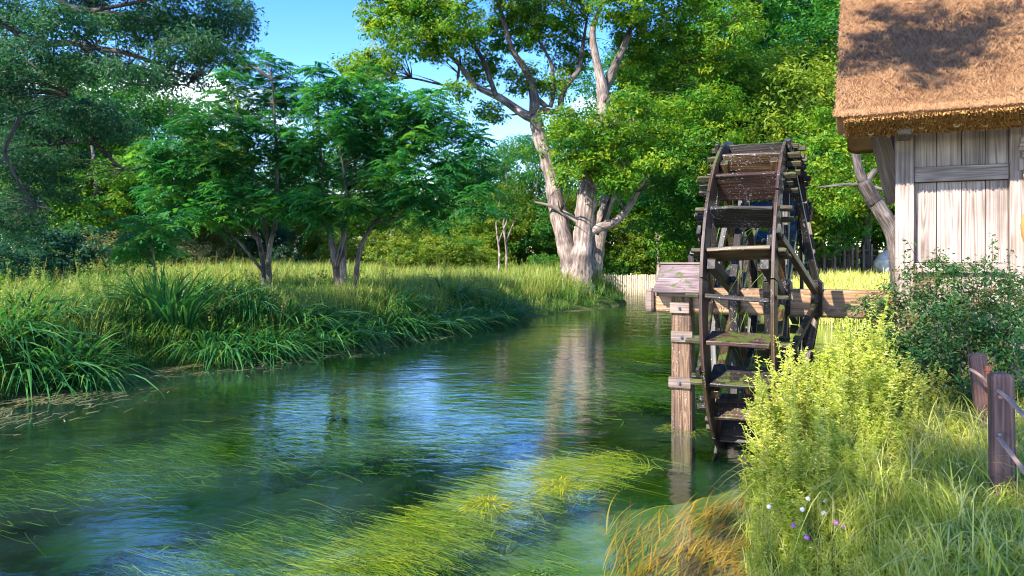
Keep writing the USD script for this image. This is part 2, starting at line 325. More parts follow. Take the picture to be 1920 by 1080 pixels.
# the stream: clear water over the weedy bed, a little milky
WATER = M('stream_water', {'g': ('geometry', {}), 'm1': ('mapping', {'scale': (.8, 1.5, 1.0), 'rotation': (0, 0, -.35)}), 'n1': ('noise_texture', {'scale': 4.2, 'detail': 4.0, 'roughness': .55, 'distortion': .5}),
    'n2': ('noise_texture', {'scale': .9, 'detail': 2.0, 'distortion': .8}), 'ad': ('math', {'math_type': 'multiply_add', 'value2': 2.4}),
    'b': ('bump', {'strength': .15, 'distance': .04}), 'lw': ('layer_weight', {'blend': .5}), 'pw': ('math', {'math_type': 'power', 'value2': 5.0}), 'fr': ('math', {'math_type': 'multiply_add', 'value2': 1.1, 'value3': .035, 'use_clamp': True}), 'tr': ('transparent_bsdf', {'color': (.90, .98, .86)}), 'gl': ('glossy_bsdf', {'color': (1, 1, 1), 'roughness': .035}),
    'vol': ('absorption_volume', {'color': (.28, .64, .36), 'density': .68}),
    'nm': ('noise_texture', {'scale': .42, 'detail': 3.0, 'distortion': .6}), 'mr': ('map_range', {'from_min': .38, 'from_max': .68, 'to_min': .0, 'to_max': .08, 'clamp': True}),
    'df': ('diffuse_bsdf', {'color': (.17, .27, .18)}), 'mk': ('mix_closure', {}), 'mx': ('mix_closure', {})},
    [('g.position', 'm1.vector'), ('m1.vector', 'n1.vector'), ('m1.vector', 'n2.vector'), ('n2.fac', 'ad.value1'), ('n1.fac', 'ad.value3'), ('ad.value', 'b.height'), ('b.normal', 'gl.normal'),
     ('g.position', 'nm.vector'), ('nm.fac', 'mr.value'), ('mr.result', 'mk.fac'), ('tr.BSDF', 'mk.closure1'), ('df.BSDF', 'mk.closure2'), ('lw.facing', 'pw.value1'), ('pw.value', 'fr.value1'), ('fr.value', 'mx.fac'), ('mk.closure', 'mx.closure1'), ('gl.BSDF', 'mx.closure2')], 'mx.closure', 'vol.volume')
import trimesh
wb = trimesh.creation.box([32, 96, 4.0]); wb.apply_translation([0, 18, -2.0])
tag(put('water', (np.array(wb.vertices), np.array(wb.faces)), WATER), kind='structure')

# ------------------------------------------------------------------ foliage makers
def leaves(rng, pos, nrm, size, aspect=.45, tone=None, fold=.18, droop=.3):
    """Folded diamond leaves (two triangles each) at pos facing nrm."""
    n = len(pos); nrm = unit(nrm)
    d = rng.normal(size=(n, 3)); d[:, 2] -= droop
    d = unit(d - nrm * (d * nrm).sum(1, keepdims=True)); s = np.cross(nrm, d)
    L = (np.broadcast_to(size, (n,)) * rng.uniform(.7, 1.3, n))[:, None]; w = L * aspect * .5
    a = pos - d * L * .5; c = pos + d * L * .5
    m = pos - d * L * .05 + nrm * L * fold * .5
    v = np.stack([a, m - s * w, c, m + s * w], 1).reshape(-1, 3)
    k = np.arange(n)[:, None] * 4
    f = np.vstack([k + [0, 1, 2], k + [0, 2, 3]])
    t = rng.uniform(0, 1, n) if tone is None else tone
    return v, f, np.repeat(np.clip(t, 0, 1), 4)

def clump_cloud(rng, centres, radii, per, size, spread=(1, 1, .6), out=None, tone0=.45, tvar=.2, aspect=.45, up=.7):
    """Leaves in clumps: centres (n, 3), radii (n,). out: outward direction of each clump."""
    n = len(centres); k = np.repeat(np.arange(n), per)
    g = rng.normal(size=(len(k), 3)); g = g / (np.linalg.norm(g, axis=1, keepdims=True)) * rng.uniform(0, 1, (len(k), 1)) ** .5
    pos = centres[k] + g * np.asarray(radii)[k][:, None] * np.asarray(spread)
    o = g if out is None else g * .6 + out[k] * .8
    nr = o * .6 + [0, 0, up] + rng.normal(size=g.shape) * .55
    ct = rng.normal(tone0, tvar, n)
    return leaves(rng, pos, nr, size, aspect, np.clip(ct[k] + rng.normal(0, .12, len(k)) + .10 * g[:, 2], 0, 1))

def blob_crown(rng, blobs, clumps, per, size, csize=(.35, .7), tone0=.45, tvar=.2, aspect=.45, shell=.55, spread=(1, 1, .6)):
    """blobs: (centre, radii); clumps sit mostly in the outer part of each blob."""
    vol = np.array([np.prod(r) ** (2 / 3) for _, r in blobs]); num = np.maximum(1, np.round(clumps * vol / vol.sum())).astype(int)
    cs, os_ = [], []
    for (c, r), n in zip(blobs, num):
        g = unit(rng.normal(size=(n, 3))); rad = rng.uniform(shell ** 3, 1, (n, 1)) ** (1 / 3) * (1 + rng.normal(0, .10, (n, 1)))
        cs.append(np.asarray(c) + g * rad * np.asarray(r)); os_.append(g)
    cs, os_ = np.vstack(cs), np.vstack(os_)
    return clump_cloud(rng, cs, rng.uniform(*csize, len(cs)), per, size, spread, os_, tone0, tvar, aspect), cs

def make_tree(rng, h, cr, bole, nclump, per, size, trunk_r=.2, tone0=.45, lean=0., limbs=9, conic=.0, flat=1.0, csize=(.4, .85)):
    """A woodland tree about its own base: returns trunk (v, f, uv) and crown (v, f, tone)."""
    top = np.array([lean * h, rng.normal(0, .05) * h, h * .93])
    mid = top * .5 + np.array([rng.normal(0, .03) * h, rng.normal(0, .03) * h, 0])
    tr = [tube([[0, 0, -.3], [0.02 * h * lean, 0, h * .1], mid, top * .8, top], [trunk_r * 1.35, trunk_r, trunk_r * .7, trunk_r * .3, .02], 8, .15, int(rng.integers(99)), 3)]
    zc, rz = h * (1 + bole) / 2, h * (1 - bole) / 2
    nb = 11
    blobs = []
    for i in range(nb):
        a = i * 2.4 + rng.uniform(-.4, .4); q = rng.uniform(-.85, .85)
        rad = cr * math.sqrt(1 - q * q) * (.62 if conic == 0 else .62 * (1 - conic * (q + 1) / 2)) * rng.uniform(.75, 1.15)
        c = np.array([math.cos(a) * rad, math.sin(a) * rad, zc + q * rz * .78]) + np.array([lean * (zc + q * rz), 0, 0])
        s = cr * rng.uniform(.34, .56)
        blobs.append((c, (s, s, s * .75 * flat)))
        o = mid + (top - mid) * rng.uniform(-.35, .5)
        tr.append(tube([o, (o + c) / 2 + [0, 0, -.08 * h * rng.uniform(0, 1)], c], [trunk_r * .4, trunk_r * .25, .015], 5, .1, i, 2))
    crown, _ = blob_crown(rng, blobs, nclump, per, size, csize, tone0, .2, shell=.45)
    return join(tr), crown

def twigs(rng, tips, anchors, r0=.02, sag=.15):
    """Thin branches from the nearest anchor point to each tip."""
    out = []
    for t in tips:
        a = anchors[np.argmin(np.linalg.norm(anchors - t, axis=1) + 1.2 * np.maximum(0, anchors[:, 2] - t[2]))]
        L = np.linalg.norm(t - a)
        m = (a + t) / 2 + rng.normal(0, .06 * L, 3) + [0, 0, sag * L * .4]
        out.append(tube([a, m, t], [r0 * (1 + .35 * L), r0 * .7, r0 * .25], 4, 0, 0, 2, cap=False))
    return out

def compound(rng, base, dirs, L, pairs=6, leaflet=.13, droop=.5, tone=None):
    """Feather leaves: pairs of leaflets on a drooping rachis; base (n, 3), dirs (n, 3)."""
    n = len(base); d = unit(dirs); side = unit(np.cross(d, [0, 0, 1.0]) + 1e-6 + rng.normal(0, .25, (n, 3))); up = np.cross(side, d)
    L = np.broadcast_to(L, (n,)) * rng.uniform(.7, 1.2, n)
    parts = []
    tone = rng.uniform(.15, .85, n) if tone is None else tone
    for k in range(pairs + 1):
        s = (.22 + .78 * k / pairs)
        p = base + d * (L * s)[:, None] - np.array([0, 0, 1.0]) * (droop * L * s * s)[:, None]
        fwd = unit(d - np.array([0, 0, 2 * droop * s]))
        for sg in ((-1, 1) if k < pairs else (0,)):
            ld = unit(fwd * (.45 if sg else 1) + side * sg * .9 - np.array([0, 0, .22]) + rng.normal(0, .10, (n, 3)))
            ls = leaflet * (1.05 - .55 * abs(s - .55)) * L / .5
            w = unit(np.cross(ld, up)) * (ls * .19)[:, None]
            a, c = p, p + ld * ls[:, None]; m = p + ld * (ls * .42)[:, None]
            drop = up * (ls * .05)[:, None]
            v = np.stack([a, m - w - drop, c - drop, m + w - drop], 1).reshape(-1, 3); i = np.arange(n)[:, None] * 4
            parts.append((v, np.vstack([i + [0, 1, 2], i + [0, 2, 3]]), np.repeat(np.clip(tone + rng.normal(0, .05, n), 0, 1), 4)))
    return join(parts)

def ribbon(rng, base, dirs, L, w, seg=5, droop=.6, tone=None, taper=1.0, wob=0.0):
    """Grass-like ribbons, n at a time; they arch over by droop."""
    n = len(base); d = unit(dirs); L = np.broadcast_to(L, (n,)); w = np.broadcast_to(w, (n,)); droop = np.broadcast_to(droop, (n,))
    h = d.copy(); h[:, 2] = 0; h = unit(h + rng.normal(0, 1e-3, h.shape)); side = np.stack([-h[:, 1], h[:, 0], np.zeros(n)], 1)
    side = unit(side + rng.normal(0, .25, side.shape))
    s = np.linspace(0, 1, seg + 1)
    lat = rng.normal(0, wob, n) if wob else np.zeros(n)
    vs = []
    for t in s:
        c = base + d * (L * t)[:, None] + h * (L * droop * .45 * t * t)[:, None] - np.array([0, 0, 1.0]) * (L * droop * .8 * t ** 2.6)[:, None] + side * (lat * L * np.sin(t * 3))[:, None]
        ww = (w * .5 * (1 - t ** 2.2 * .97) ** taper * (.7 + .6 * min(1, t * 4)))[:, None]
        vs += [c - side * ww, c + side * ww]
    v = np.stack(vs, 1).reshape(-1, 3); k = np.arange(n)[:, None] * 2 * (seg + 1)
    f = np.vstack([np.vstack([k + [2 * i, 2 * i + 1, 2 * i + 3], k + [2 * i, 2 * i + 3, 2 * i + 2]]) for i in range(seg)])
    t = rng.uniform(0, 1, n) if tone is None else np.broadcast_to(tone, (n,))
    return v, f, np.repeat(np.clip(t, 0, 1), 2 * (seg + 1))

def instancer(name, protos, pos, rot, scale, which, label, cat, mat):
    """Grass and other ground cover nobody could count: one PointInstancer."""
    path = numbered('/World', name)
    pi = UsdGeom.PointInstancer.Define(stage, path)
    rel = pi.CreatePrototypesRel()
    for i, (v, f, t) in enumerate(protos):
        m = usdkit.mesh(stage, f'{path}/tuft_{i + 1:03d}', (v, f), mat)
        UsdGeom.PrimvarsAPI(m).CreatePrimvar('tone', Sdf.ValueTypeNames.FloatArray, 'vertex').Set(Vt.FloatArray.FromNumpy(t.astype(np.float32)))
        rel.AddTarget(m.GetPath())
    pi.CreatePositionsAttr(Vt.Vec3fArray.FromNumpy(np.asarray(pos, np.float32)))
    pi.CreateProtoIndicesAttr(Vt.IntArray.FromNumpy(np.asarray(which, np.int32)))
    pi.CreateOrientationsAttr(Vt.QuathArray([Gf.Quath(float(math.cos(a / 2)), 0, 0, float(math.sin(a / 2))) for a in rot]))
    s = np.asarray(scale, np.float32); s = np.stack([s, s, s], 1) if s.ndim == 1 else s
    pi.CreateScalesAttr(Vt.Vec3fArray.FromNumpy(s))
    tag(pi, label, cat, None, 'stuff')
    return pi

# ------------------------------------------------------------------ water wheel
AL = math.radians(25.5)
E = np.array([math.cos(AL), -math.sin(AL), 0.0])      # along the axle, towards the hut
D = np.array([math.sin(AL), math.cos(AL), 0.0])       # away from the viewer
Z = np.array([0, 0, 1.0])
C = np.array([3.386, 10.17, 1.86])
R, HW = 2.09, .385
wheel = thing('water_wheel', 'tall dark wet wooden water wheel standing in the stream beside the thatched hut', 'water wheel', (C[0], C[1], 0))
WB = np.array([C[0], C[1], 0])
def wpart(name, b, mat, parent=None, smooth=False, label=None):
    v, f, uv = b
    return put(name, (v, f), mat, parent or wheel, uv=uv, base=WB, smooth=smooth, label=label)
def pol(th, r, s):
    """Point on the wheel: angle th from the viewer's side upwards, radius r, s along the axle."""
    return C + E * s + (-D * math.cos(th) + Z * math.sin(th)) * r
NP = 24
rw = np.random.default_rng(5)
TH0 = math.radians(3.0)
for side in (-1, 1):
    for k in range(12):                                # rim of twelve felloes
        a0, a1 = TH0 + k * 2 * np.pi / 12 + .1, TH0 + (k + 1) * 2 * np.pi / 12 + .1 - .008
        n = 6; vs, uvs = [], []
        jr = rw.normal(0, .006)
        for i in range(n + 1):
            a = a0 + (a1 - a0) * i / n
            for rr, ss in ((R - .29, -.03), (R + .02 + jr, -.03), (R + .035 + jr, -.022), (R + .035 + jr, .022), (R + .02 + jr, .03), (R - .29, .03)):
                vs.append(pol(a, rr, side * HW + ss * .75)); uvs.append(((a - a0) * R + k * 1.7, rr * 1.0 + ss))
        i, j = np.meshgrid(np.arange(n), np.arange(6), indexing='ij')
        q = np.stack([i * 6 + j, i * 6 + (j + 1) % 6, (i + 1) * 6 + (j + 1) % 6, (i + 1) * 6 + j], -1).reshape(-1, 4)
        f = np.vstack([q[:, [0, 1, 2]], q[:, [0, 2, 3]], [[0, t + 1, t] for t in range(1, 5)], [[n * 6, n * 6 + t, n * 6 + t + 1] for t in range(1, 5)]])
        wpart('rim_segment', (np.array(vs), f, np.array(uvs)), WETWOOD[2 if (k + side) % 3 else 1])
    for k in range(8):                                 # spokes in the plane of the rim
        a = TH0 + k * np.pi / 4 + .18
        s = side * (HW - .09)
        wpart('spoke', board(pol(a, .12, s), pol(a, R - .05, s), .12, .10, -math.sin(a) * -D + Z * math.cos(a), .008, k + 9 * side, .003), WETWOOD[k % 2])
    for k in range(NP // 3):                           # clamps over the rim joints
        a = TH0 + k * 2 * np.pi / 8 + .36
        wpart('rim_cleat', board(pol(a, R - .36, side * (HW + .05)), pol(a, R + .07, side * (HW + .05)), .11, .045, -math.sin(a) * -D + Z * math.cos(a), .006, k, .002), WETWOOD[0])
for k in range(8):                                     # raking struts from the right rim to the axle
    a = TH0 + k * np.pi / 4 + .35
    wpart('strut', board(pol(a, R - .12, HW + .05), pol(a + .06, .16, HW + .33), .085, .075, -math.sin(a) * -D + Z * math.cos(a), .007, k, .003), WETWOOD[(k + 1) % 2])
    wpart('strut', board(pol(a, R - .12, -HW - .05), pol(a - .06, .16, -HW - .25), .09, .08, -math.sin(a) * -D + Z * math.cos(a), .007, k + 30, .003), WETWOOD[0])
for k in range(8):                                     # chord braces that carry the spokes
    a0, a1 = TH0 + k * np.pi / 4 + .18, TH0 + (k + 1) * np.pi / 4 + .18
    for side in (-1, 1):
        wpart('brace', board(pol(a0, 1.05, side * (HW - .18)), pol(a1, 1.05, side * (HW - .18)), .09, .06, E, .006, k + 50, .003), WETWOOD[0])
for k in range(NP):                                    # the paddles and the tenons that hold them
    a = TH0 + k * 2 * np.pi / NP
    ln = .40 + rw.normal(0, .012)
    r1 = R - .01 + rw.normal(0, .008)
    tn = -math.sin(a) * -D + Z * math.cos(a)
    tilt = rw.normal(0, .012)
    mid0, mid1 = pol(a, r1 - ln / 2, -HW + .035), pol(a + tilt, r1 - ln / 2, HW - .035)
    rad = unit(pol(a, 1, 0) - C)
    wpart('paddle', board(mid0, mid1, ln, .05, rad, .008, k + 100, .003), WETWOOD[(0, 1, 0, 2, 1)[k % 5]])
    for side in (-1, 1):
        for j, rr in enumerate((.06, .17, .28)):
            if rw.uniform() < .12: continue
            ex = .10 + rw.uniform(0, .07)
            wpart('tenon', board(pol(a, r1 - rr, side * (HW + .031)), pol(a, r1 - rr, side * (HW + .031 + ex)), .07, .045, rad, .008, k + j, .002), MOSSWOOD if side > 0 or j == 0 else WETWOOD[0])
wpart('axle', board(C - E * 1.42 - Z * .06, C + E * 1.95 - Z * .06, .33, .36, D, .03, 3, .002), AXLEWOOD)
for s in (-HW + .06, HW - .06, HW + .33):
    wpart('hub_block', board(C + E * (s - .07), C + E * (s + .07), .50, .50, D, .05, 8), WETWOOD[0])
# slime and water weed caught on the paddles
rs = np.random.default_rng(8)
bp, bd = [], []
for th in (.30, .55, .04, -.25):
    for _ in range(9):
        bp.append(pol(th - TH0, R - .3 + rs.normal(0, .05), rs.uniform(-.3, .3))); bd.append([rs.normal(0, .5), rs.normal(0, .5), -.5])
v, f, t = ribbon(rs, np.array(bp), np.array(bd), rs.uniform(.12, .3, len(bp)), .006, 4, .5)
put('hanging_weed', (v, f), LEAF['grass'], wheel, tone=t, base=WB, kind='stuff')

# the support post of the axle with its little roof
PB = np.array([2.45, 10.60, 0]) - D * .10
post = thing('wheel_support_post', 'thick weathered timber post in the water carrying the axle end under a small sloping roof', 'post', PB)
def ppart(name, b, mat, parent=None, smooth=False):
    v, f, uv = b
    return put(name, (v, f), mat, parent or post, uv=uv, base=PB, smooth=smooth)
ppart('shaft', board(PB + Z * -.6, PB + Z * 1.98, .28, .26, E, .02, 4, .006), POSTWOOD)
for k, (z0, w) in enumerate(((1.70, .27), (1.30, .30), (.66, .31))):
    c = PB - D * .155 + Z * z0 + E * (-.01 if k != 1 else .02)
    pl = ppart('plate', board(c - E * w / 2, c + E * w / 2, .15, .05, Z, .006, k), PALEWOOD)
    for r_, l_ in ((.022, .03), (.011, .05)):
        ppart('bolt', tube([c - D * .02, c - D * (.02 + l_)], [r_, r_], 8 if r_ > .02 else 6), BOLT, pl.GetPrim())
ROOFC = PB + D * .12 + E * .02
for sg in (-1, 1):
    eave, ridge = ROOFC + sg * D * .47 + Z * 1.90, ROOFC + Z * 2.27
    for j in range(2):
        q0, q1 = eave + (ridge - eave) * (j * .5 + .005), eave + (ridge - eave) * (j * .5 + .495)
        m = (q0 + q1) / 2 + Z * .02
        ppart('roof_board', board(m - E * .36, m + E * .30, np.linalg.norm(q1 - q0), .035, q1 - q0, .006, j + 3 * sg, .002), CAPWOOD)
ppart('ridge_board', board(ROOFC + Z * 2.315 - E * .37, ROOFC + Z * 2.315 + E * .31, .09, .03, D, .006, 5), CAPWOOD)
for sg in (-1, 1):
    q = ROOFC + sg * D * .30 + Z * 1.90
    ppart('roof_plate', board(q - E * .33, q + E * .28, .06, .09, D, .006, sg + 4), PALEWOOD)
g0 = ROOFC - E * .345 + Z * 1.94
ppart('gable_board', board(g0 - D * .36, g0 + D * .36, .16, .03, Z, .006, 12), PALEWOOD)
ppart('end_block', board(C - E * 1.55 - D * .02 - Z * .08, C - E * 1.43 - D * .02 - Z * .08, .40, .34, D, .03, 13), PALEWOOD)

# ------------------------------------------------------------------ thatched hut
P0 = np.array([4.52, 8.60, 1.0])
hut = thing('thatched_hut', 'small wooden hut with a thick reddish thatched roof and vertical plank wall', 'hut', P0)
def hp(s, t, z): return np.array([P0[0], P0[1], 0]) + E * s + D * t + Z * z
def hpart(name, b, mat, parent=None, smooth=False, label=None):
    v, f, uv = b
    return put(name, (v, f), mat, parent or hut, uv=uv, base=P0, smooth=smooth, label=label)
BAY = 1.105
for k in range(3):
    hpart('wall_post', board(hp(k * BAY, 0, .9), hp(k * BAY, 0, 3.95), .19, .18, E, .008, k, .001), HUTWOOD[2 if k == 0 else 0])
rh = np.random.default_rng(11)
for k in range(2):
    x0, x1 = k * BAY + .097, (k + 1) * BAY - .097
    ed = np.linspace(x0, x1, 5) + np.r_[0, rh.normal(0, .012, 3), 0]
    for lo, hi, rec in ((3.435, 3.95, .03), (2.345, 3.255, .03), (1.25, 2.225, .035)):
        for i in range(4):
            xc = (ed[i] + ed[i + 1]) / 2
            hpart('wall_plank', board(hp(xc, rec + rh.normal(0, .003), lo), hp(xc, rec + rh.normal(0, .003), hi), ed[i + 1] - ed[i] - .007, .03, E, .004, 20 + i + 7 * int(lo * 3) + 50 * k), HUTWOOD[(i * 2 + int(lo * 2) + k) % 3])
    hpart('backing_board', board(hp((x0 + x1) / 2, .075, 1.2), hp((x0 + x1) / 2, .075, 3.95), x1 - x0 + .06, .02, E, .002, 5), HUTWOOD[3])
    for zc, hh in ((3.345, .165), (2.285, .11)):
        hpart('wall_rail', board(hp(x0 + .002, -.012, zc), hp(x1 - .002, -.012, zc), hh, .075, Z, .006, int(zc * 9) + k), HUTWOOD[1])
    hpart('sill_beam', board(hp(x0, .0, 1.15), hp(x1, .0, 1.15), .18, .17, Z, .01, 3 + k), HUTWOOD[1])
    hpart('base_stone', (*ellipsoid(hp((x0 + x1) / 2, .02, .93), (.48, .2, .16), 2, .15, k), np.zeros((162, 2))), STONEBASE)
# side wall, set back behind the corner post
for i in range(9):
    t = .20 + i * .26
    hpart('side_plank', board(hp(.06, t, 1.1), hp(.06, t, 3.95), .25, .03, D, .004, 200 + i), HUTWOOD[(i + 1) % 4])
hpart('wall_plate', board(hp(-.55, -.02, 3.90), hp(2.6, -.02, 3.90), .15, .15, D, .01, 8), HUTWOOD[3])
hpart('tie_beam', board(hp(-.02, -.62, 3.80), hp(-.02, 2.2, 3.80), .13, .13, E, .01, 9), HUTWOOD[3])
# slanting bargeboard under the side eave
hpart('bargeboard', board(hp(-.26, .25, 3.92), hp(-.07, .55, 3.08), .22, .06, E, .008, 31), HUTWOOD[3])
hpart('bargeboard', board(hp(-.08, .60, 3.92), hp(.03, .80, 3.0), .10, .05, E, .008, 32), HUTWOOD[3])
# cane ends under the eave
for i, s in enumerate((-.36, .02, .14, .46, .72, 1.02, 1.52, 1.80, 2.1)):
    s += rh.normal(0, .01); zz = 3.80 + rh.normal(0, .012)
    a, b = hp(s, -.60 + rh.normal(0, .05), zz), hp(s, .1, zz + .14)
    cane = hpart('cane_end', tube([a, b], [.036, .04], 12), BAMBOO)
    dd = unit(b - a)
    hpart('cane_hollow', tube([a - dd * .002, a + dd * .01], [.021, .021], 10), HOLLOW, cane.GetPrim())
# the thatch: a thick body with a rolled edge, and loose straw lying on it
prof = [(-.90, 3.90), (-.885, 3.95), (-.80, 4.02), (1.9, 6.86), (2.25, 7.05), (4.6, 4.5), (4.6, 4.2), (2.1, 6.35), (.15, 3.99), (-.40, 3.80), (-.47, 3.775)]
def roof_body():
    S = np.concatenate([[-.70, -.68, -.62], np.linspace(-.55, 4.2, 40)])
    inset = np.concatenate([[.16, .07, .02], np.zeros(40)])
    pr = np.array(prof); fine = []
    for i in range(len(pr)):
        a, b = pr[i], pr[(i + 1) % len(pr)]; n = max(1, int(np.linalg.norm(b - a) / .12)); fine += [a + (b - a) * k / n for k in range(n)]
    fine = np.array(fine); cen = np.array([1.6, 5.2]); m = len(fine)
    vs = []
    for s, ins in zip(S, inset):
        q = fine + unit(np.array([1.9, 4.9]) - fine) * ins
        vs.append(np.array([hp(s, t, z) for t, z in q]))
    v = np.vstack(vs)
    nz = meshkit.fbm(v * 5.0, seed=4) - .5
    v = v + (nz * .05)[:, None] * np.array([0, 0, 1.0]) + ((meshkit.fbm(v * 9.0 + 7, seed=6) - .5) * .04)[:, None] * -D
    i, j = np.meshgrid(np.arange(len(S) - 1), np.arange(m), indexing='ij')
    q = np.stack([i * m + j, i * m + (j + 1) % m, (i + 1) * m + (j + 1) % m, (i + 1) * m + j], -1).reshape(-1, 4)
    import shapely, trimesh
    f = [q[:, [0, 1, 2]], q[:, [0, 2, 3]]]
    _, cf = trimesh.creation.triangulate_polygon(shapely.Polygon(fine), engine='earcut')
    cf = np.asarray(cf) % m; f.append(cf); f.append(cf[:, ::-1] + (len(S) - 1) * m)
    return v, np.vstack(f)
v, f = roof_body()
rt = np.random.default_rng(21)
roof = put('roof', (v, f), THATCH, hut, tone=np.full(len(v), .25), base=P0, smooth=True)
n = 46000
t_ = rt.uniform(0, 1, n) ** 1.25; s_ = rt.uniform(-.70, 2.4, n)
zt = 4.01 + (6.1 - 4.01) * t_; tt = -.81 + (1.18 + .81) * t_
pos = np.array([P0[0], P0[1], 0]) + s_[:, None] * E + tt[:, None] * D + zt[:, None] * Z
sl = unit(-D * .70 - Z * .72); nr = unit(-D * .72 + Z * .70)
dr = unit(sl + rt.normal(0, .6, (n, 1)) * E + rt.normal(0, .10, (n, 1)) * nr)
L = rt.uniform(.03, .12, n)[:, None]; w = rt.uniform(.0015, .0036, n)[:, None]
sd = unit(np.cross(dr, nr)); pos = pos + nr * rt.uniform(.0, .035, (n, 1))
vv = np.stack([pos - dr * L / 2 - sd * w, pos - dr * L / 2 + sd * w, pos + dr * L / 2 + sd * w, pos + dr * L / 2 - sd * w], 1).reshape(-1, 3)
lip = np.repeat(rt.uniform(size=n) < .22, 4); low = rt.uniform(0, 1, n)
sh_ = np.repeat(-D * 0 + (np.array([P0[0], P0[1], 0]) + s_[:, None] * E - (.79 + .115 * low)[:, None] * D + (4.045 - .10 * low)[:, None] * Z) - pos, 4, axis=0); vv = np.where(lip[:, None], vv + sh_, vv)
kk = np.arange(n)[:, None] * 4
put('straw', (vv, np.vstack([kk + [0, 2, 1], kk + [0, 3, 2]])), THATCH, roof.GetPrim(), tone=np.repeat(np.clip(rt.normal(.42, .3, n), 0, 1.15), 4), base=P0, kind='stuff')
n = 15000                                              # cut reed ends along the eave
u_ = rt.uniform(0, 1, n); s_ = rt.uniform(-.62, 2.4, n)
q0, q1 = np.array([-.90, 3.91]), np.array([-.45, 3.775])
tt = q0[0] + (q1[0] - q0[0]) * u_; zt = q0[1] + (q1[1] - q0[1]) * u_
pos = np.array([P0[0], P0[1], 0]) + s_[:, None] * E + tt[:, None] * D + zt[:, None] * Z
nr = unit(-D * .29 - Z * .957)
pos = pos + nr * rt.uniform(.0, .03, (n, 1))
dr = unit(nr * .8 - D * .55 + rt.normal(0, .35, (n, 3)))
sd = unit(np.cross(dr, rt.normal(size=(n, 3)))); L = rt.uniform(.03, .07, n)[:, None]; w = rt.uniform(.003, .006, n)[:, None]
vv = np.stack([pos - dr * L - sd * w, pos - dr * L + sd * w, pos + dr * L * .4 + sd * w, pos + dr * L * .4 - sd * w], 1).reshape(-1, 3)
kk = np.arange(n)[:, None] * 4
put('eave_reed', (vv, np.vstack([kk + [0, 2, 1], kk + [0, 3, 2]])), THATCHCUT, roof.GetPrim(), tone=np.repeat(rt.uniform(.1, .85, n), 4), base=P0, kind='stuff')
# little bracket roof, knob and straw pad on the wall at the right edge
hpart('wall_bracket', board(hp(1.07, -.26, 3.62), hp(1.40, -.26, 3.62), .20, .05, D * .8 - Z * .5, .006, 61), HUTWOOD[0])
hpart('wall_bracket', board(hp(1.10, -.16, 3.52), hp(1.40, -.16, 3.52), .16, .12, D, .006, 62), HUTWOOD[2])
hpart('wall_bracket', board(hp(1.12, -.12, 3.34), hp(1.12, -.12, 3.48), .08, .05, E, .006, 63), HUTWOOD[2])
v, f = ellipsoid(hp(1.17, -.16, 3.28), (.055, .05, .055), 2, .08, 2)
hpart('wall_knob', (v, f, np.zeros((len(v), 2))), BAMBOO)
v, f = ellipsoid(hp(1.27, -.16, 2.72), (.20, .10, .27), 3, .12, 5)
put('straw_pad', (v, f), THATCHCUT, hut, tone=np.full(len(v), .3), base=P0, smooth=True)

# ------------------------------------------------------------------ the great triple-trunked tree
BD = 37.0
def limb(pts, depth, off=0.0, rough=.12, seed=0, sides=10, sub=3):
    """A limb given by (photo column, row, width in photo pixels) at a true distance."""
    n = len(pts); dep = depth + (np.linspace(0, 1, n) * off)
    return tube([at(u, v, d) for (u, v, w), d in zip(pts, dep)], [w / 2 / F * d for (u, v, w), d in zip(pts, dep)], sides, rough, seed, sub)
rb = np.random.default_rng(31)
BB = at(1090, 526, BD); BB[2] = gh(BB[0], BB[1])
big = thing('great_maple', 'huge old tree with three pale sunlit trunks on the grassy point of the left bank', 'tree', BB)
TRUNKS = [[(1074, 545, 44), (1069, 500, 37), (1058, 450, 34), (1044, 380, 31), (1028, 310, 27), (1010, 250, 25), (1003, 215, 23), (1002, 195, 20)],
          [(1087, 548, 48), (1089, 510, 41), (1093, 460, 37), (1098, 400, 36), (1104, 352, 38), (1106, 338, 28)],
          [(1106, 546, 30), (1115, 500, 26), (1122, 455, 26), (1132, 405, 24), (1142, 365, 24), (1158, 325, 22), (1176, 275, 21), (1200, 205, 18)]]
offs = (-.3, -.8, 1.2)
for k, (tr, o) in enumerate(zip(TRUNKS, offs)):
    v, f, uv = limb(tr, BD + o, 0, .28, k, 18, 5)
    put('trunk', (v, f), BARK['pale'], big, uv=uv, base=BB, smooth=True, label=('left trunk that rises into the fork', 'thick broken middle trunk', 'slender right trunk')[k])
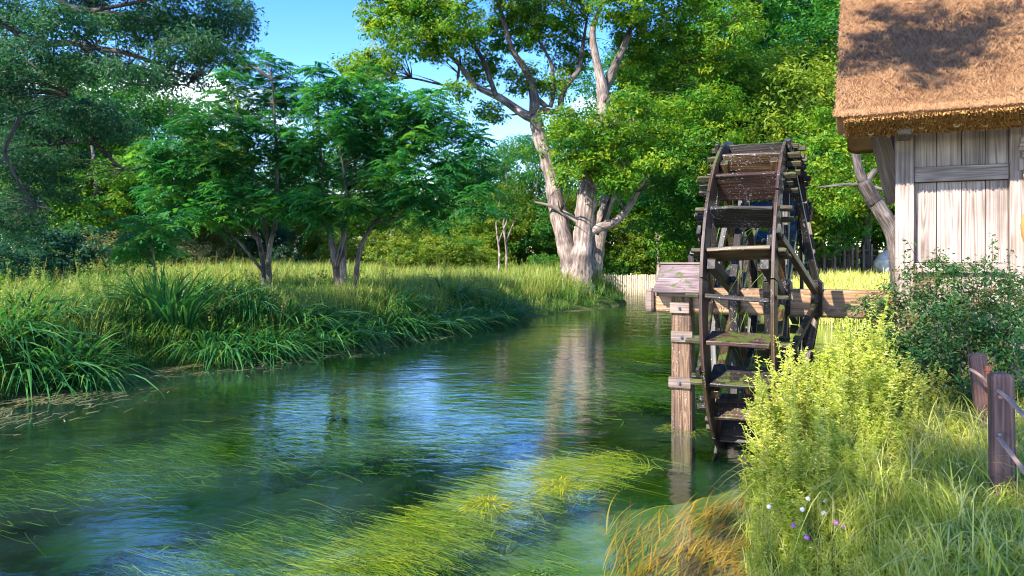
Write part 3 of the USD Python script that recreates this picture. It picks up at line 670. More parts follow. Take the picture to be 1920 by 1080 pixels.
LIMBS = [[(1003, 222, 21), (978, 211, 17), (935, 182, 14), (890, 160, 11), (862, 122, 9), (830, 92, 7), (785, 60, 5), (740, 30, 3)],
         [(1003, 222, 23), (1000, 170, 18), (985, 130, 13), (960, 92, 10), (945, 40, 8), (930, -10, 6), (925, -60, 4)],
         [(930, 180, 10), (905, 112, 8), (880, 70, 7), (872, 30, 5), (880, -20, 4)],
         [(1000, 180, 12), (1032, 200, 9), (1036, 140, 9), (1030, 110, 6), (1000, 60, 5)],
         [(1003, 205, 12), (1046, 208, 12), (1056, 168, 12), (1085, 132, 10), (1092, 90, 7), (1100, 40, 5)],
         [(1105, 352, 34), (1124, 290, 27), (1131, 205, 25), (1130, 172, 22), (1118, 112, 15), (1110, 62, 13), (1124, 20, 9), (1150, -30, 6)],
         [(1131, 176, 18), (1150, 130, 15), (1172, 82, 12), (1190, 30, 9), (1205, -30, 7)],
         [(1200, 208, 17), (1232, 150, 13), (1262, 128, 11), (1300, 100, 10), (1340, 62, 8), (1400, 20, 6), (1450, -20, 4)],
         [(1262, 128, 9), (1310, 108, 8), (1370, 78, 6), (1430, 70, 4)],
         [(1100, 442, 15), (1122, 427, 17), (1148, 419, 17), (1172, 398, 14), (1196, 360, 9), (1215, 320, 5)],
         [(1088, 418, 10), (1062, 402, 10), (1032, 386, 6), (1003, 379, 3)],
         [(862, 122, 6), (850, 160, 4), (790, 150, 4), (740, 140, 3)],
         [(1120, 440, 7), (1135, 400, 6), (1150, 350, 5)]]
anch = []
for k, lm in enumerate(LIMBS):
    v, f, uv = limb(lm, BD + (-.3, -.3, -.3, -.3, -.3, -.8, -.8, 1.2, 1.2, -.9, -.9, -.3, .2)[k], rb.uniform(-.8, .8), .1, k + 20, 8, 3)
    put('limb', (v, f), BARK['pale' if k in (5, 9, 10, 0) else 'grey'], big, uv=uv, base=BB, smooth=True)
    anch.append(v[::12])
anch = np.vstack(anch)
BLOBS = [(760, 55, 75, 62), (712, 25, 40, 40), (700, 125, 55, 40), (800, 15, 60, 40), (830, 75, 50, 42), (872, 40, 55, 40), (905, 120, 42, 38), (945, 60, 50, 40), (960, 10, 60, 35), (985, 150, 38, 30), (1010, 60, 45, 40),
         (1050, 25, 60, 40), (1070, 100, 42, 40), (1035, 160, 32, 28), (1160, 15, 60, 40), (1200, 70, 55, 50), (1215, 140, 60, 48), (1270, 40, 80, 60), (1290, 130, 60, 45), (1360, 60, 70, 60), (1190, 205, 45, 40),
         (1085, 262, 70, 55), (1050, 230, 40, 32), (1140, 255, 50, 45), (1110, 315, 62, 34), (1190, 275, 60, 42), (1255, 225, 62, 45), (1240, 300, 60, 34), (1320, 260, 66, 40), (1160, 345, 42, 24), (1060, 330, 28, 28), (1385, 150, 70, 55), (1340, 200, 60, 40),
         (915, 210, 30, 24), (665, 140, 40, 40), (760, -60, 120, 60), (950, -70, 150, 50), (1150, -70, 120, 60), (1320, -60, 150, 70), (860, 170, 26, 18)]
bl = []
for i, (u, v_, ru, rv) in enumerate(BLOBS):
    d = BD + rb.uniform(-3.2, 2.0) - (1.8 if v_ > 200 else 0)
    bl.append((at(u, v_, d), (ru / F * d * 1.02, min(3.0, ru / F * d * 1.1), rv / F * d)))
(v, f, t), cs = blob_crown(rb, bl, 4200, 34, .19, (.28, .62), .54, .22, .45, .3)
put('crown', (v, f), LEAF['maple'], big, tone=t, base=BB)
tw = join(twigs(rb, cs[::6], anch, .018))
put('twig', tw[:2], BARK['grey'], big, uv=tw[2], base=BB, kind='stuff')

# ------------------------------------------------------------------ overhanging tree at the upper left
rl = np.random.default_rng(41)
LB = np.array([-13.6, 12.5, 0]); LB[2] = gh(LB[0], LB[1])
ltree = thing('overhanging_oak', 'dark leaning tree whose long bare limbs reach in over the stream at upper left', 'tree', LB)
OD = 12.5
v, f, uv = tube([LB - Z * .3, LB + [.2, 0, 2], LB + [.6, .2, 5], LB + [.9, 0.6, 8], LB + [1.2, 1, 11], LB + [1.5, 1.5, 15]], [.55, .42, .36, .30, .22, .06], 12, .15, 2, 3)
put('trunk', (v, f), BARK['grey'], ltree, uv=uv, base=LB, smooth=True)
anch = [v[::10]]
OL = [[(-520, 120, 26), (-240, 40, 22), (-60, 15, 18), (0, 40, 15), (45, 68, 14), (85, 82, 14), (130, 80, 13), (180, 90, 11), (240, 100, 9), (300, 122, 7), (345, 138, 5), (390, 140, 3)],
      [(-430, 40, 26), (-150, -90, 22), (60, -60, 19), (105, -12, 18), (130, 15, 16), (172, 20, 13), (232, 30, 10), (290, 44, 8), (340, 70, 5), (380, 85, 3)],
      [(172, 20, 8), (240, 8, 7), (320, -8, 5), (400, -5, 3)], [(150, 86, 6), (190, 122, 6), (222, 152, 5), (300, 164, 3)], [(180, 92, 6), (240, 125, 5), (290, 150, 4), (350, 160, 3)],
      [(30, 60, 8), (50, 110, 6), (110, 160, 5), (130, 180, 3)], [(-430, 190, 20), (-120, 140, 14), (5, 150, 11), (30, 185, 10), (40, 215, 8), (15, 265, 7), (14, 300, 6), (60, 378, 4), (100, 392, 2)],
      [(-400, 300, 18), (-60, 285, 10), (95, 270, 8), (150, 265, 8), (185, 275, 7), (215, 305, 6), (242, 320, 4), (275, 312, 2)], [(170, 268, 6), (200, 250, 4), (230, 245, 3)]]
for k, lm in enumerate(OL):
    v, f, uv = limb(lm, OD + (0, .6, .5, .2, -.2, .4, 2.5, 5, 5)[k], rl.uniform(-1, 1.5), .12, k, 8, 3)
    put('limb', (v, f), BARK['grey' if k in (0, 1) else 'dark'], ltree, uv=uv, base=LB, smooth=True)
    anch.append(v[::8])
anch = np.vstack(anch)
OBL = [(420, 35, 58, 42), (360, 60, 60, 45), (300, 30, 70, 40), (400, 90, 46, 24), (345, 105, 60, 22), (240, 60, 70, 28), (200, 20, 80, 30), (180, 120, 80, 26), (260, 140, 50, 16), (330, 150, 55, 12), (120, 45, 60, 30), (90, 120, 70, 34), (40, 30, 70, 40), (20, 100, 50, 40),
       (-40, 160, 80, 70), (450, 20, 30, 24), (300, -50, 160, 46), (100, -60, 160, 60)]
bl = [(at(u, v_, OD + rl.uniform(-1, 2)), (ru / F * OD, .9, rv / F * OD)) for u, v_, ru, rv in OBL]
bl += [(at(u, v_, 17 + rl.uniform(-.8, .8)), (ru / F * 17, .9, rv / F * 17)) for u, v_, ru, rv in ((60, 225, 100, 42), (20, 300, 80, 50), (150, 205, 80, 36), (70, 350, 80, 44), (20, 410, 70, 40), (200, 240, 60, 30), (110, 300, 60, 26))]
(v, f, t), cs = blob_crown(rl, bl, 2000, 42, .08, (.13, .36), .42, .22, .38, .2)
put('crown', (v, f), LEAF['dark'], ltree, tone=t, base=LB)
tw = join(twigs(rl, cs[::4], anch, .007))
put('twig', tw[:2], BARK['dark'], ltree, uv=tw[2], base=LB, kind='stuff')
ubl = []
for i in range(7):                                     # the high crown above the frame
    ubl.append((np.array([rl.uniform(-18, -10), rl.uniform(11, 18.5), rl.uniform(9.5, 14)]), (1.9, 1.9, 1.2)))
(v, f, t), cs = blob_crown(rl, ubl, 330, 34, .17, (.4, .8), .4, .2)
put('high_crown', (v, f), LEAF['dark'], ltree, tone=t, base=LB)

# ------------------------------------------------------------------ feather-leaved trees on the left bank
def walnut(name, label, seed, base_uv, depth, stems, blobs, nwh, tone0=.4):
    rg = np.random.default_rng(seed)
    B = at(*base_uv, depth); B[2] = gh(B[0], B[1])
    th = thing(name, label, 'tree', B)
    anch = []
    for k, st in enumerate(stems):
        v, f, uv = limb(st, depth, rg.uniform(-.8, .8), .08, seed + k, 8, 3)
        put('trunk' if k < 4 else 'branch', (v, f), BARK['grey'], th, uv=uv, base=B, smooth=True)
        anch.append(v[8::9])
    anch = np.vstack(anch)
    tips = []
    ws = np.array([ru * rv for _, _, ru, rv in blobs], float)
    for (u, v_, ru, rv), n in zip(blobs, np.round(nwh * ws / ws.sum()).astype(int)):
        d = depth + rg.uniform(-1.2, 1.2)
        g = unit(rg.normal(size=(max(n, 1), 3))) * rg.uniform(.2, 1, (max(n, 1), 1)) ** .45
        tips.append(at(u, v_, d) + g * [ru / F * d, max(.9, .9 * ru / F * d), rv / F * d])
    tips = np.vstack(tips)
    tw = join(twigs(rg, tips[::2], anch, .012, .3))
    put('twig', tw[:2], BARK['grey'], th, uv=tw[2], base=B, kind='stuff')
    per = 11
    k = np.repeat(np.arange(len(tips)), per)
    az = rg.uniform(0, 2 * np.pi, len(k)); el = rg.normal(.22, .3, len(k))
    dirs = np.stack([np.cos(az) * np.cos(el), np.sin(az) * np.cos(el), np.sin(el)], 1)
    bt = rg.normal(tone0, .24, len(tips))[k] + rg.normal(0, .09, len(k))
    v, f, t = compound(rg, tips[k] + rg.normal(0, .10, (len(k), 3)), dirs, .54, 6, .16, .42, np.clip(bt, 0, 1))
    put('crown', (v, f), LEAF['walnut'], th, tone=t, base=B)
    return th
walnut('walnut_tree', 'slim twin-stemmed feather-leaved tree left of the pair on the left bank', 51, (500, 556), 24.5,
       [[(497, 562, 13), (494, 500, 10), (484, 450, 9), (462, 410, 7), (430, 380, 4)], [(507, 562, 13), (504, 480, 10), (516, 410, 8), (520, 330, 6), (515, 220, 4), (510, 150, 2)], [(494, 510, 6), (470, 480, 5), (440, 445, 4), (420, 430, 2)],
        [(505, 470, 8), (490, 390, 7), (470, 300, 5), (440, 210, 3)], [(516, 400, 6), (560, 330, 5), (590, 260, 3)], [(484, 450, 6), (430, 410, 4), (360, 370, 3), (310, 340, 2)]],
       [(480, 130, 55, 36), (450, 190, 70, 44), (400, 250, 90, 44), (350, 310, 80, 44), (320, 360, 60, 36), (420, 330, 90, 50), (500, 260, 80, 50), (540, 190, 60, 44), (480, 380, 80, 34), (380, 400, 70, 28), (560, 320, 60, 60), (300, 300, 45, 34), (440, 130, 26, 30), (540, 380, 50, 30)], 340)
walnut('walnut_tree', 'dark stemmed feather-leaved tree with a broad crown leaning right over the left bank', 52, (645, 558), 24.0,
       [[(640, 565, 18), (630, 500, 15), (618, 430, 12), (608, 370, 9), (600, 280, 6), (595, 180, 3)], [(645, 565, 16), (643, 480, 13), (648, 410, 10), (660, 330, 7), (690, 230, 4), (710, 170, 2)], [(664, 556, 12), (668, 510, 10), (676, 465, 9), (700, 420, 7), (750, 370, 5), (820, 330, 3)],
        [(630, 500, 9), (645, 440, 9), (650, 380, 6), (640, 280, 4)], [(660, 330, 6), (740, 260, 5), (800, 220, 3), (840, 210, 2)], [(618, 430, 6), (580, 390, 5), (550, 360, 3)], [(700, 420, 5), (780, 400, 4), (850, 380, 3), (905, 385, 2)]],
       [(600, 160, 50, 36), (640, 220, 80, 50), (700, 190, 60, 36), (740, 250, 80, 46), (800, 220, 60, 36), (830, 280, 80, 44), (870, 330, 55, 40), (900, 380, 36, 30), (780, 330, 80, 48), (700, 310, 80, 50), (620, 300, 70, 60), (720, 380, 70, 40), (640, 390, 60, 34), (800, 395, 55, 30), (860, 250, 50, 30), (580, 380, 50, 30), (690, 150, 30, 24), (760, 190, 44, 26), (820, 190, 30, 16)], 420)
walnut('walnut_sapling', 'thin young sapling with a few feather leaves in shaded grass at left', 53, (292, 545), 19.0,
       [[(292, 560, 5), (290, 500, 4), (284, 450, 3), (280, 410, 2)], [(290, 500, 3), (270, 480, 2), (255, 470, 2)]], [(285, 430, 45, 26), (262, 478, 30, 14), (310, 470, 22, 12)], 22, .65)

# ------------------------------------------------------------------ woodland behind
rf = np.random.default_rng(61)
def source_tree(name, label, loc, mat, bark, group, rotz=0, scale=1.0, **kw):
    th = thing(name, label, 'tree', loc, rotz, scale, group)
    (v, f, uv), (cv, cf, ct) = make_tree(rf, **kw)
    put('trunk', (v, f), BARK[bark], th, uv=uv, smooth=True)
    put('crown', (cv, cf), LEAF[mat], th, tone=ct)
    return th
def onground(u, y):
    while inside(np.array([[(u - 960) / F * y, y]]))[0] or seg_dist(np.array([[(u - 960) / F * y, y]]), POLY)[0] < 2.2: y += 1.0
    x = (u - 960) / F * y
    return (x, y, gh(x, y) - .1)
KINDS = {}
FAR = 'trees of the dense wood beyond the stream and meadow'
LOOKS = {'tall': 'tall mid green tree', 'broad': 'round crowned green tree', 'dark': 'dark bluish green tree', 'lime': 'bright yellow green tree', 'wood2': 'wide deep green tree'}
def zone(u):
    for lim, w in ((100, 'at the far left edge'), (420, 'behind the shaded meadow at left'), (700, 'behind the feather leaved trees'), (1000, 'left of the great pale trunks'), (1170, 'behind the great pale trunks'), (1330, 'between the great trunks and the wheel'), (1540, 'behind the water wheel')):
        if u < lim: return w
    return 'behind the thatched hut'
ORD = 'first second third fourth fifth sixth seventh eighth ninth tenth eleventh twelfth thirteenth fourteenth fifteenth sixteenth seventeenth eighteenth nineteenth twentieth'.split() + ['twenty ' + w for w in ('first', 'second', 'third', 'fourth', 'fifth', 'sixth', 'seventh', 'eighth', 'ninth')]
def farlabel(kind, u, y):
    key = lambda q: (q[1] < 51, zone(q[0]))
    same = sorted(q[0] for q in places[kind] if key(q) == key((u, y)))
    lab = f"{LOOKS[kind]} {'in front' if y < 51 else 'far back'} {zone(u)}"
    return lab if len(same) == 1 else f'{lab}, {ORD[same.index(u)]} from left'
FARL = 'leafy green tree among many in the dense wood behind the meadow'
spec = {'tall': dict(mat='wood', bark='grey', h=15, cr=4.6, bole=.16, nclump=760, per=36, size=.23, trunk_r=.22),
        'broad': dict(mat='maple', bark='grey', h=11, cr=4.8, bole=.10, nclump=720, per=36, size=.22, trunk_r=.2, tone0=.42),
        'dark': dict(mat='dark', bark='dark', h=13, cr=4.2, bole=.06, nclump=760, per=36, size=.22, trunk_r=.22),
        'lime': dict(mat='lime', bark='grey', h=10, cr=3.8, bole=.12, nclump=600, per=36, size=.21, trunk_r=.16, tone0=.35),
        'wood2': dict(mat='wood', bark='grey', h=12, cr=5.0, bole=.05, nclump=800, per=36, size=.22, trunk_r=.2, tone0=.55)}
places = {
    'tall': [(1190, 58, 1.35), (1420, 50, 1.35), (700, 66, .95), (330, 60, .95), (980, 74, .95), (1540, 46, 1.35), (120, 52, 1.0), (560, 72, .85), (1750, 60, 1.2), (-150, 60, 1.2), (1300, 54, 1.35), (230, 44, .86), (1480, 58, 1.6)],
    'broad': [(1290, 50, 1.3), (1480, 46, 1.45), (820, 62, .8), (430, 50, .9), (1120, 66, 1.0), (1640, 52, 1.3), (250, 64, 1.15), (640, 56, .75), (1010, 66, .9), (1800, 44, 1.1), (170, 36, .85), (320, 42, .95)],
    'dark': [(-60, 36, .95), (150, 44, .85), (-80, 40, 1.1), (400, 70, .95), (560, 60, .6), (1380, 66, 1.3), (860, 78, .85), (-250, 44, 1.2), (500, 46, .42)],
    'lime': [(1500, 38, 1.25), (1560, 44, 1.5), (930, 56, .8), (740, 54, .6), (1230, 62, 1.0), (1620, 60, 1.3), (590, 50, .62), (1060, 60, .8), (385, 40, .85)],
    'wood2': [(1350, 44, 1.35), (1120, 76, 1.2), (900, 64, .95), (770, 76, .8), (300, 76, 1.1), (1530, 70, 1.8), (60, 66, 1.2), (1240, 72, 1.5), (1400, 54, 1.2), (650, 80, .8), (1700, 72, 1.6), (960, 58, .95), (860, 60, .8), (1450, 42, 1.2)]}
for kind, pl in places.items():
    for i, (u, y, s) in enumerate(pl):
        sc = (s * rf.uniform(.95, 1.1), s * rf.uniform(.95, 1.1), s)
        rz = rf.uniform(0, 360)
        if i == 0:
            KINDS[kind] = source_tree('woodland_tree', farlabel(kind, u, y), onground(u, y), group=FAR, rotz=rz, scale=sc, **spec[kind])
        else:
            copy_of(KINDS[kind], 'woodland_tree', farlabel(kind, u, y), 'tree', onground(u, y), rz, sc, FAR)

# understorey bushes
def bush(rg, r, h, n, per, size, tone0=.45, csize=(.2, .45)):
    bl = [(np.array([rg.uniform(-.5, .5) * r, rg.uniform(-.5, .5) * r, h * rg.uniform(.35, .62)]), (r * .62, r * .62, h * .42)) for _ in range(7)]
    (v, f, t), cs = blob_crown(rg, bl, n, per, size, csize, tone0, .2, shell=.3)
    st = join([tube([[rg.normal(0, .08) * r, rg.normal(0, .08) * r, -.1], c * [.5, .5, .6], c], [.03, .02, .006], 4, 0, 0, 2) for c in cs[::max(1, n // 22)]])
    return (v, f, t), st
BG = 'bushes along the foot of the wood'
BL = 'leafy undergrowth bush at the foot of the far wood'
BK = {}
for kind, mat, tn in (('green', 'wood', .6), ('lime', 'lime', .3), ('olive', 'olive', .5), ('dark', 'dark', .4)):
    pl = {'green': [(1150, 62), (1220, 63), (1330, 64), (1420, 60), (880, 52), (960, 58), (1010, 50), (1280, 66), (760, 50), (700, 56), (1540, 62)],
          'lime': [(1175, 63), (1215, 63.5), (1255, 63), (1300, 64), (1345, 63), (1140, 63.5), (905, 46), (850, 56), (990, 60), (660, 44), (740, 42), (820, 45), (1600, 52), (1250, 65)],
          'olive': [(180, 33), (230, 36), (290, 38), (345, 37), (390, 40), (150, 38)],
          'dark': [(20, 24), (75, 27), (-40, 24), (520, 58), (600, 62), (420, 54), (950, 66), (470, 60)]}[kind]
    for i, (u, y) in enumerate(pl):
        s = rf.uniform(.85, 1.3) * (1.0 if y > 30 else .8) * (1.25 if 1130 < u < 1400 else 1); loc = onground(u, y); rz = rf.uniform(0, 360)
        rank = ORD[sorted(q[0] for q in pl).index(u)]
        lab, grp = (f"{rank} {dict(green='mid green', lime='yellow green', dark='dark')[kind]} bush from the left along the foot of the wood", BG) if kind != 'olive' else (f'{rank} pale olive bush from the left behind the shaded meadow', 'pale olive bushes at left')
        if kind == 'dark' and u < 100: lab, grp = f'low dark bush at the far left edge of the meadow, {rank} from the left', 'low dark bushes at the far left'
        if i == 0:
            th = thing('bush', lab, 'bush', loc, rz, s, grp)
            (v, f, t), st = bush(rf, 1.9, 2.5, 330, 30, .15, tn)
            put('foliage', (v, f), LEAF[mat], th, tone=t); put('stem', st[:2], BARK['grey'], th, uv=st[2])
            BK[kind] = th
        else:
            copy_of(BK[kind], 'bush', lab, 'bush', loc, rz, s, grp)

# bare young stems in front of the wood, left of the great tree
for u, v0, y, w in ((934, 475, 38, 5), (948, 478, 38.5, 6), (1233, 545, 57, 8)):
    B = at(u, 520, y); B[2] = gh(B[0], B[1])
    th = thing('young_tree', {934: 'thin bare sapling stem left of the great tree, left one of two', 948: 'thin forked sapling stem left of the great tree, right one of two', 1233: 'pale slim trunk standing behind the stake edging'}[u], 'tree', B)
    v, f, uv = limb([(u, 545, w), (u + 2, 470, w * .8), (u - 4, 420, w * .6), (u + 6, 360, w * .3)], y, 0, .1, int(u), 6, 2)
    put('trunk', (v, f), BARK['pale'], th, uv=uv, base=B, smooth=True)
    v, f, uv = limb([(u, 455, w * .5), (u + 14, 420, w * .4), (u + 22, 395, w * .2)], y, 0, .1, int(u), 5, 2)
    put('limb', (v, f), BARK['pale'], th, uv=uv, base=B, smooth=True)
    (cv, cf, ct), _ = blob_crown(rf, [(at(u, 360, y), (1.0, 1, .9)), (at(u + 15, 395, y), (.6, .6, .4))], 40, 24, .13, (.2, .4))
    put('crown', (cv, cf), LEAF['wood'], th, tone=ct, base=B)

# leaning tree behind the hut and a pair of trunks by the far fence
LD = 19.0
B = at(1672, 500, LD); B[2] = gh(B[0], B[1])
lean = thing('leaning_tree', 'leaning lopped grey tree with a dark band on its trunk behind the hut', 'tree', B)
for k, (lm, nm) in enumerate((([(1690, 560, 40), (1684, 480, 34), (1672, 430, 30), (1650, 392, 28), (1630, 362, 26), (1618, 340, 25)], 'trunk'), ([(1620, 345, 20), (1608, 310, 17), (1604, 280, 15), (1606, 262, 12)], 'limb'),
        ([(1622, 345, 14), (1636, 325, 11), (1642, 318, 9)], 'limb'), ([(1672, 430, 9), (1684, 395, 7), (1690, 360, 5), (1700, 300, 3)], 'limb'), ([(1690, 365, 7), (1640, 352, 7), (1590, 346, 6), (1530, 352, 3)], 'limb'))):
    v, f, uv = limb(lm, LD, 0, .14, k + 3, 12, 3)
    put(nm, (v, f), BARK['grey'], lean, uv=uv, base=B, smooth=True)
a, b = at(1640, 377, LD), at(1634, 369, LD)
v, f, uv = tube([a, b], [.205, .20], 14); put('band', (v, f), BARK['dark'], lean, uv=uv, base=B)
(v, f, t), cs = blob_crown(rf, [(at(u, v_, LD + q), (ru / F * LD, .8, rv / F * LD)) for u, v_, ru, rv, q in ((1560, 300, 60, 50, 1), (1590, 250, 50, 40, 1.5), (1640, 300, 40, 40, 2), (1570, 370, 50, 40, 1.2), (1530, 240, 50, 40, 1.5), (1640, 240, 60, 40, 1.5), (1650, 350, 30, 30, 2.2))], 260, 26, .12, (.2, .42), .6)
put('crown', (v, f), LEAF['maple'], lean, tone=t, base=B)
for u, y, w in ((1570, 46, 13), (1588, 47, 12), (1622, 44, 20)):
    B = at(u, 500, y); B[2] = gh(B[0], B[1])
    th = thing('fence_side_tree', {1570: 'thin dark trunk by the far rail fence, left one', 1588: 'thin dark leaning trunk by the far rail fence, middle one', 1622: 'forked thicker trunk by the far rail fence nearest the hut'}[u], 'tree', B)
    v, f, uv = limb([(u, 520, w), (u + 1, 460, w * .85), (u + (8 if w < 20 else 2), 410, w * .7), (u + (14 if w < 20 else -6), 350, w * .5), (u, 260, w * .3)], y, 0, .1, int(u), 8, 2)
    put('trunk', (v, f), BARK['grey'], th, uv=uv, base=B, smooth=True)
    v, f, uv = limb([(u + 2, 440, w * .6), (u + 12, 405, w * .5), (u + 20, 370, w * .4), (u + 24, 300, w * .2)], y, 0, .1, int(u), 6, 2)
    put('limb', (v, f), BARK['pale'], th, uv=uv, base=B, smooth=True)
    (v, f, t), cs = blob_crown(rf, [(at(u + rf.uniform(-40, 40), 300 + rf.uniform(-50, 40), y), (1.6, 1.6, 1.2)) for _ in range(4)], 120, 26, .17, (.3, .6), .6)
    put('crown', (v, f), LEAF['maple'], th, tone=t, base=B)

# shade trees behind the viewer, whose shadows fall on the thatch and the near bank
th = thing('shade_tree', 'spreading tree behind the viewer that shades the thatch and the near bank', 'tree', (-5.5, -4.5, .8))
v, f, uv = tube([(0, 0, -1), (.1, .2, 3), (.6, 1.0, 7), (1.0, 1.6, 9), (1.2, 2.0, 10.0)], [.4, .3, .24, .16, .05], 10, .1, 3, 3); put('trunk', (v, f), BARK['grey'], th, uv=uv)
def sunward(p, t): return np.asarray(p, float) + SUN * t - np.array([-5.5, -4.5, .8])
def roof_at(u, v):
    d = np.array([(u - 960) / F, 1.0, (HOR - v) / F]); o = np.array([0, 0, CAMZ]); nn = -D * .7247 + Z * .689
    q = hp(0, -.80, 4.02); return o + d * (((q - o) @ nn) / (d @ nn))
sb = [(sunward(roof_at(u, v_), 8.5 + (u % 7) * .1), (a_, a_, .16)) for u, v_, a_ in ((1600, 100, .34), (1640, 80, .40), (1690, 72, .44), (1750, 66, .46), (1810, 58, .42), (1720, 112, .34), (1775, 122, .30), (1650, 25, .28), (1720, 28, .3), (1850, 95, .2), (1590, 130, .2), (1870, 20, .2), (1745, 150, .2), (1700, 90, .4), (1780, 85, .4))] + [*[(sunward((x_, y_, .95), 10.5 + q_), (.62, .55, .3)) for x_, y_, q_ in ((1.7, 3.5, 0), (2.1, 3.3, .3), (2.5, 3.1, 0), (2.9, 2.9, .2), (1.9, 2.8, .1), (2.4, 2.5, .3), (3.3, 2.6, 0), (1.5, 3.0, .2), (2.3, 3.65, .4), (3.0, 3.3, .3))], (np.array([1, 1, 10.0]), (2.2, 2.2, 1.3)), (np.array([-1.5, .5, 9.0]), (2.2, 2.2, 1.3))]
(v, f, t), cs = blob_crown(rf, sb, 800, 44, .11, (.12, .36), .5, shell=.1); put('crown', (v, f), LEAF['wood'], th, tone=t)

# ------------------------------------------------------------------ fences and stakes
# stake edging of the far bank
st = thing('stake_edging', 'low row of pale wooden stakes along the far bank of the stream', 'palisade', (9.5, 60.8, 0))
for k in range(74):
    x = 3.5 + k * .145; y = 61.0 - .02 * k
    hgt = .92 + rf.normal(0, .05)
    v, f, uv = tube([(x, y, -.3), (x + rf.normal(0, .01), y, hgt)], [.066, .06], 7)
    put('stake', (v, f), STAKE, st, base=(9.5, 60.8, 0))
# rail fence beyond the yellow field
fe = at(1590, 470, 42); fb = np.array([fe[0], 42, gh(fe[0], 42)])
fen = thing('rail_fence', 'low brown post and rail fence at the back of the yellow green field', 'fence', fb)
fx = []
for u in (1545, 1565, 1583, 1598, 1607, 1619, 1634, 1661, 1700, 1740):
    p = at(u, 470, 42); g = gh(p[0], 42)
    v, f, uv = board((p[0], 42, g - .2), (p[0], 42, 2.42 + (480 - 458 + rf.normal(0, 2)) / F * 42), .13, .13, (1, 0, 0), .01, int(u)); put('post', (v, f), HUTWOOD[3], fen, uv=uv, base=fb)
for z in (2.75, 2.42):
    v, f, uv = board((fx0 := at(1540, 0, 42)[0], 42.1, z), (at(1750, 0, 42)[0], 42.1, z), .07, .06, Z, .008, int(z * 9)); put('rail', (v, f), FENCEWOOD, fen, uv=uv, base=fb)
p = at(1672, 487, 40); v, f = ellipsoid((p[0], 40, p[2] - .2), (.9, .6, .75), 3, .2, 4)
tag(put('pale_rock', (v, f), STONE, smooth=True), 'rounded pale rock beside the far rail fence next to the hut corner', 'rock')
# foreground posts with rope and a rusty pipe
ff = np.array([3.08, 4.75, gh(3.08, 4.75)])
rope = thing('rope_fence', 'two stout purplish wooden posts with ropes and a rusty pipe beside the sunlit grass', 'fence', ff)
p2a, p2b = at(1880, 960, 4.75), at(1876, 700, 4.75)
p1a, p1b = at(1858, 860, 6.1), at(1832, 664, 6.1)
for a, b, w, sd in ((p2a, p2b, .128, 1), (p1a, p1b, .118, 2)):
    v, f, uv = board(a - Z * .15, b, w, w * .95, (1, -.35, 0), .014, sd, .002); put('post', (v, f), FENCEWOOD, rope, uv=uv, base=ff)
a, b = at(1858, 860, 6.0), at(1853, 690, 6.0)
v, f, uv = tube([a, b], [.017, .017], 10); pp = put('pipe', (v, f), RUST, rope, base=ff, smooth=40)
v, f, uv = tube([b - Z * .02, b + Z * .02], [.026, .026], 10); put('pipe_cap', (v, f), RUST, pp.GetPrim(), base=ff)
for pts in ([(1818, 692, 5.98), (1832, 700, 5.9), (1850, 715, 5.6), (1876, 745, 4.66)], [(1873, 733, 4.66), (1895, 752, 4.3), (1925, 785, 3.9)], [(1873, 822, 4.66), (1895, 850, 4.3), (1925, 890, 3.8)], [(1840, 790, 5.95), (1860, 800, 5.3), (1875, 815, 4.68)]):
    v, f, uv = tube([at(*q) for q in pts], [.013] * len(pts), 7, 0, 0, 3); put('rope', (v, f), ROPE, rope, base=ff, smooth=True)
p = at(1296, 500, 33); v, f, uv = board((p[0], 33, -.4), (p[0], 33, 2.42 + 2 / F * 33), .22, .2, (1, 0, 0), .02, 5)
tag(put('mooring_post', (v, f), BARK['dark'], uv=uv), 'thin dark post in the water behind the small roof of the wheel', 'post')

# ------------------------------------------------------------------ plants
# strap-leaved clumps along the left bank
ri = np.random.default_rng(71)
def iris(rg, n, lean, hgt, arch):
    az = rg.uniform(0, 2 * np.pi, n); r = rg.uniform(0, .34, n) ** .8
    base = np.stack([np.cos(az) * r, np.sin(az) * r, np.full(n, -.05)], 1)
    az2 = az + rg.normal(0, .6, n); tilt = rg.uniform(.05, .65, n)
    d = np.stack([np.cos(az2) * np.sin(tilt) + lean[0], np.sin(az2) * np.sin(tilt) + lean[1], np.cos(tilt)], 1)
    return base, d, hgt * rg.uniform(.65, 1.15, n), arch * rg.uniform(.4, 1.2, n)
IR = []
IRS = [(18, 690, 14.2, 1.15), (70, 705, 13.6, 1.1), (120, 690, 14.0, 1.05), (165, 700, 13.9, .8), (60, 640, 15.5, 1.15), (-30, 690, 13.6, 1.2), (330, 625, 17.6, 1.25), (300, 600, 18.3, 1.15), (390, 650, 17.2, 1.0), (440, 655, 17.2, 1.1), (500, 650, 17.8, 1.1), (540, 645, 18.2, .95), (460, 610, 19.0, 1.1),
       (560, 610, 19.6, 1.2), (610, 625, 19.4, 1.15), (660, 625, 20.3, 1.05), (720, 600, 21.8, 1.15), (770, 605, 22.5, 1.1), (820, 600, 23.6, 1.15), (870, 590, 25.0, 1.15), (920, 580, 27.0, 1.2), (960, 572, 28.5, 1.1), (740, 575, 23.5, 1.2), (850, 570, 27, 1.2), (380, 590, 19.8, 1.1), (430, 580, 20.5, 1.1)]
grp = 'strap leaved clumps along the edge of the left bank'
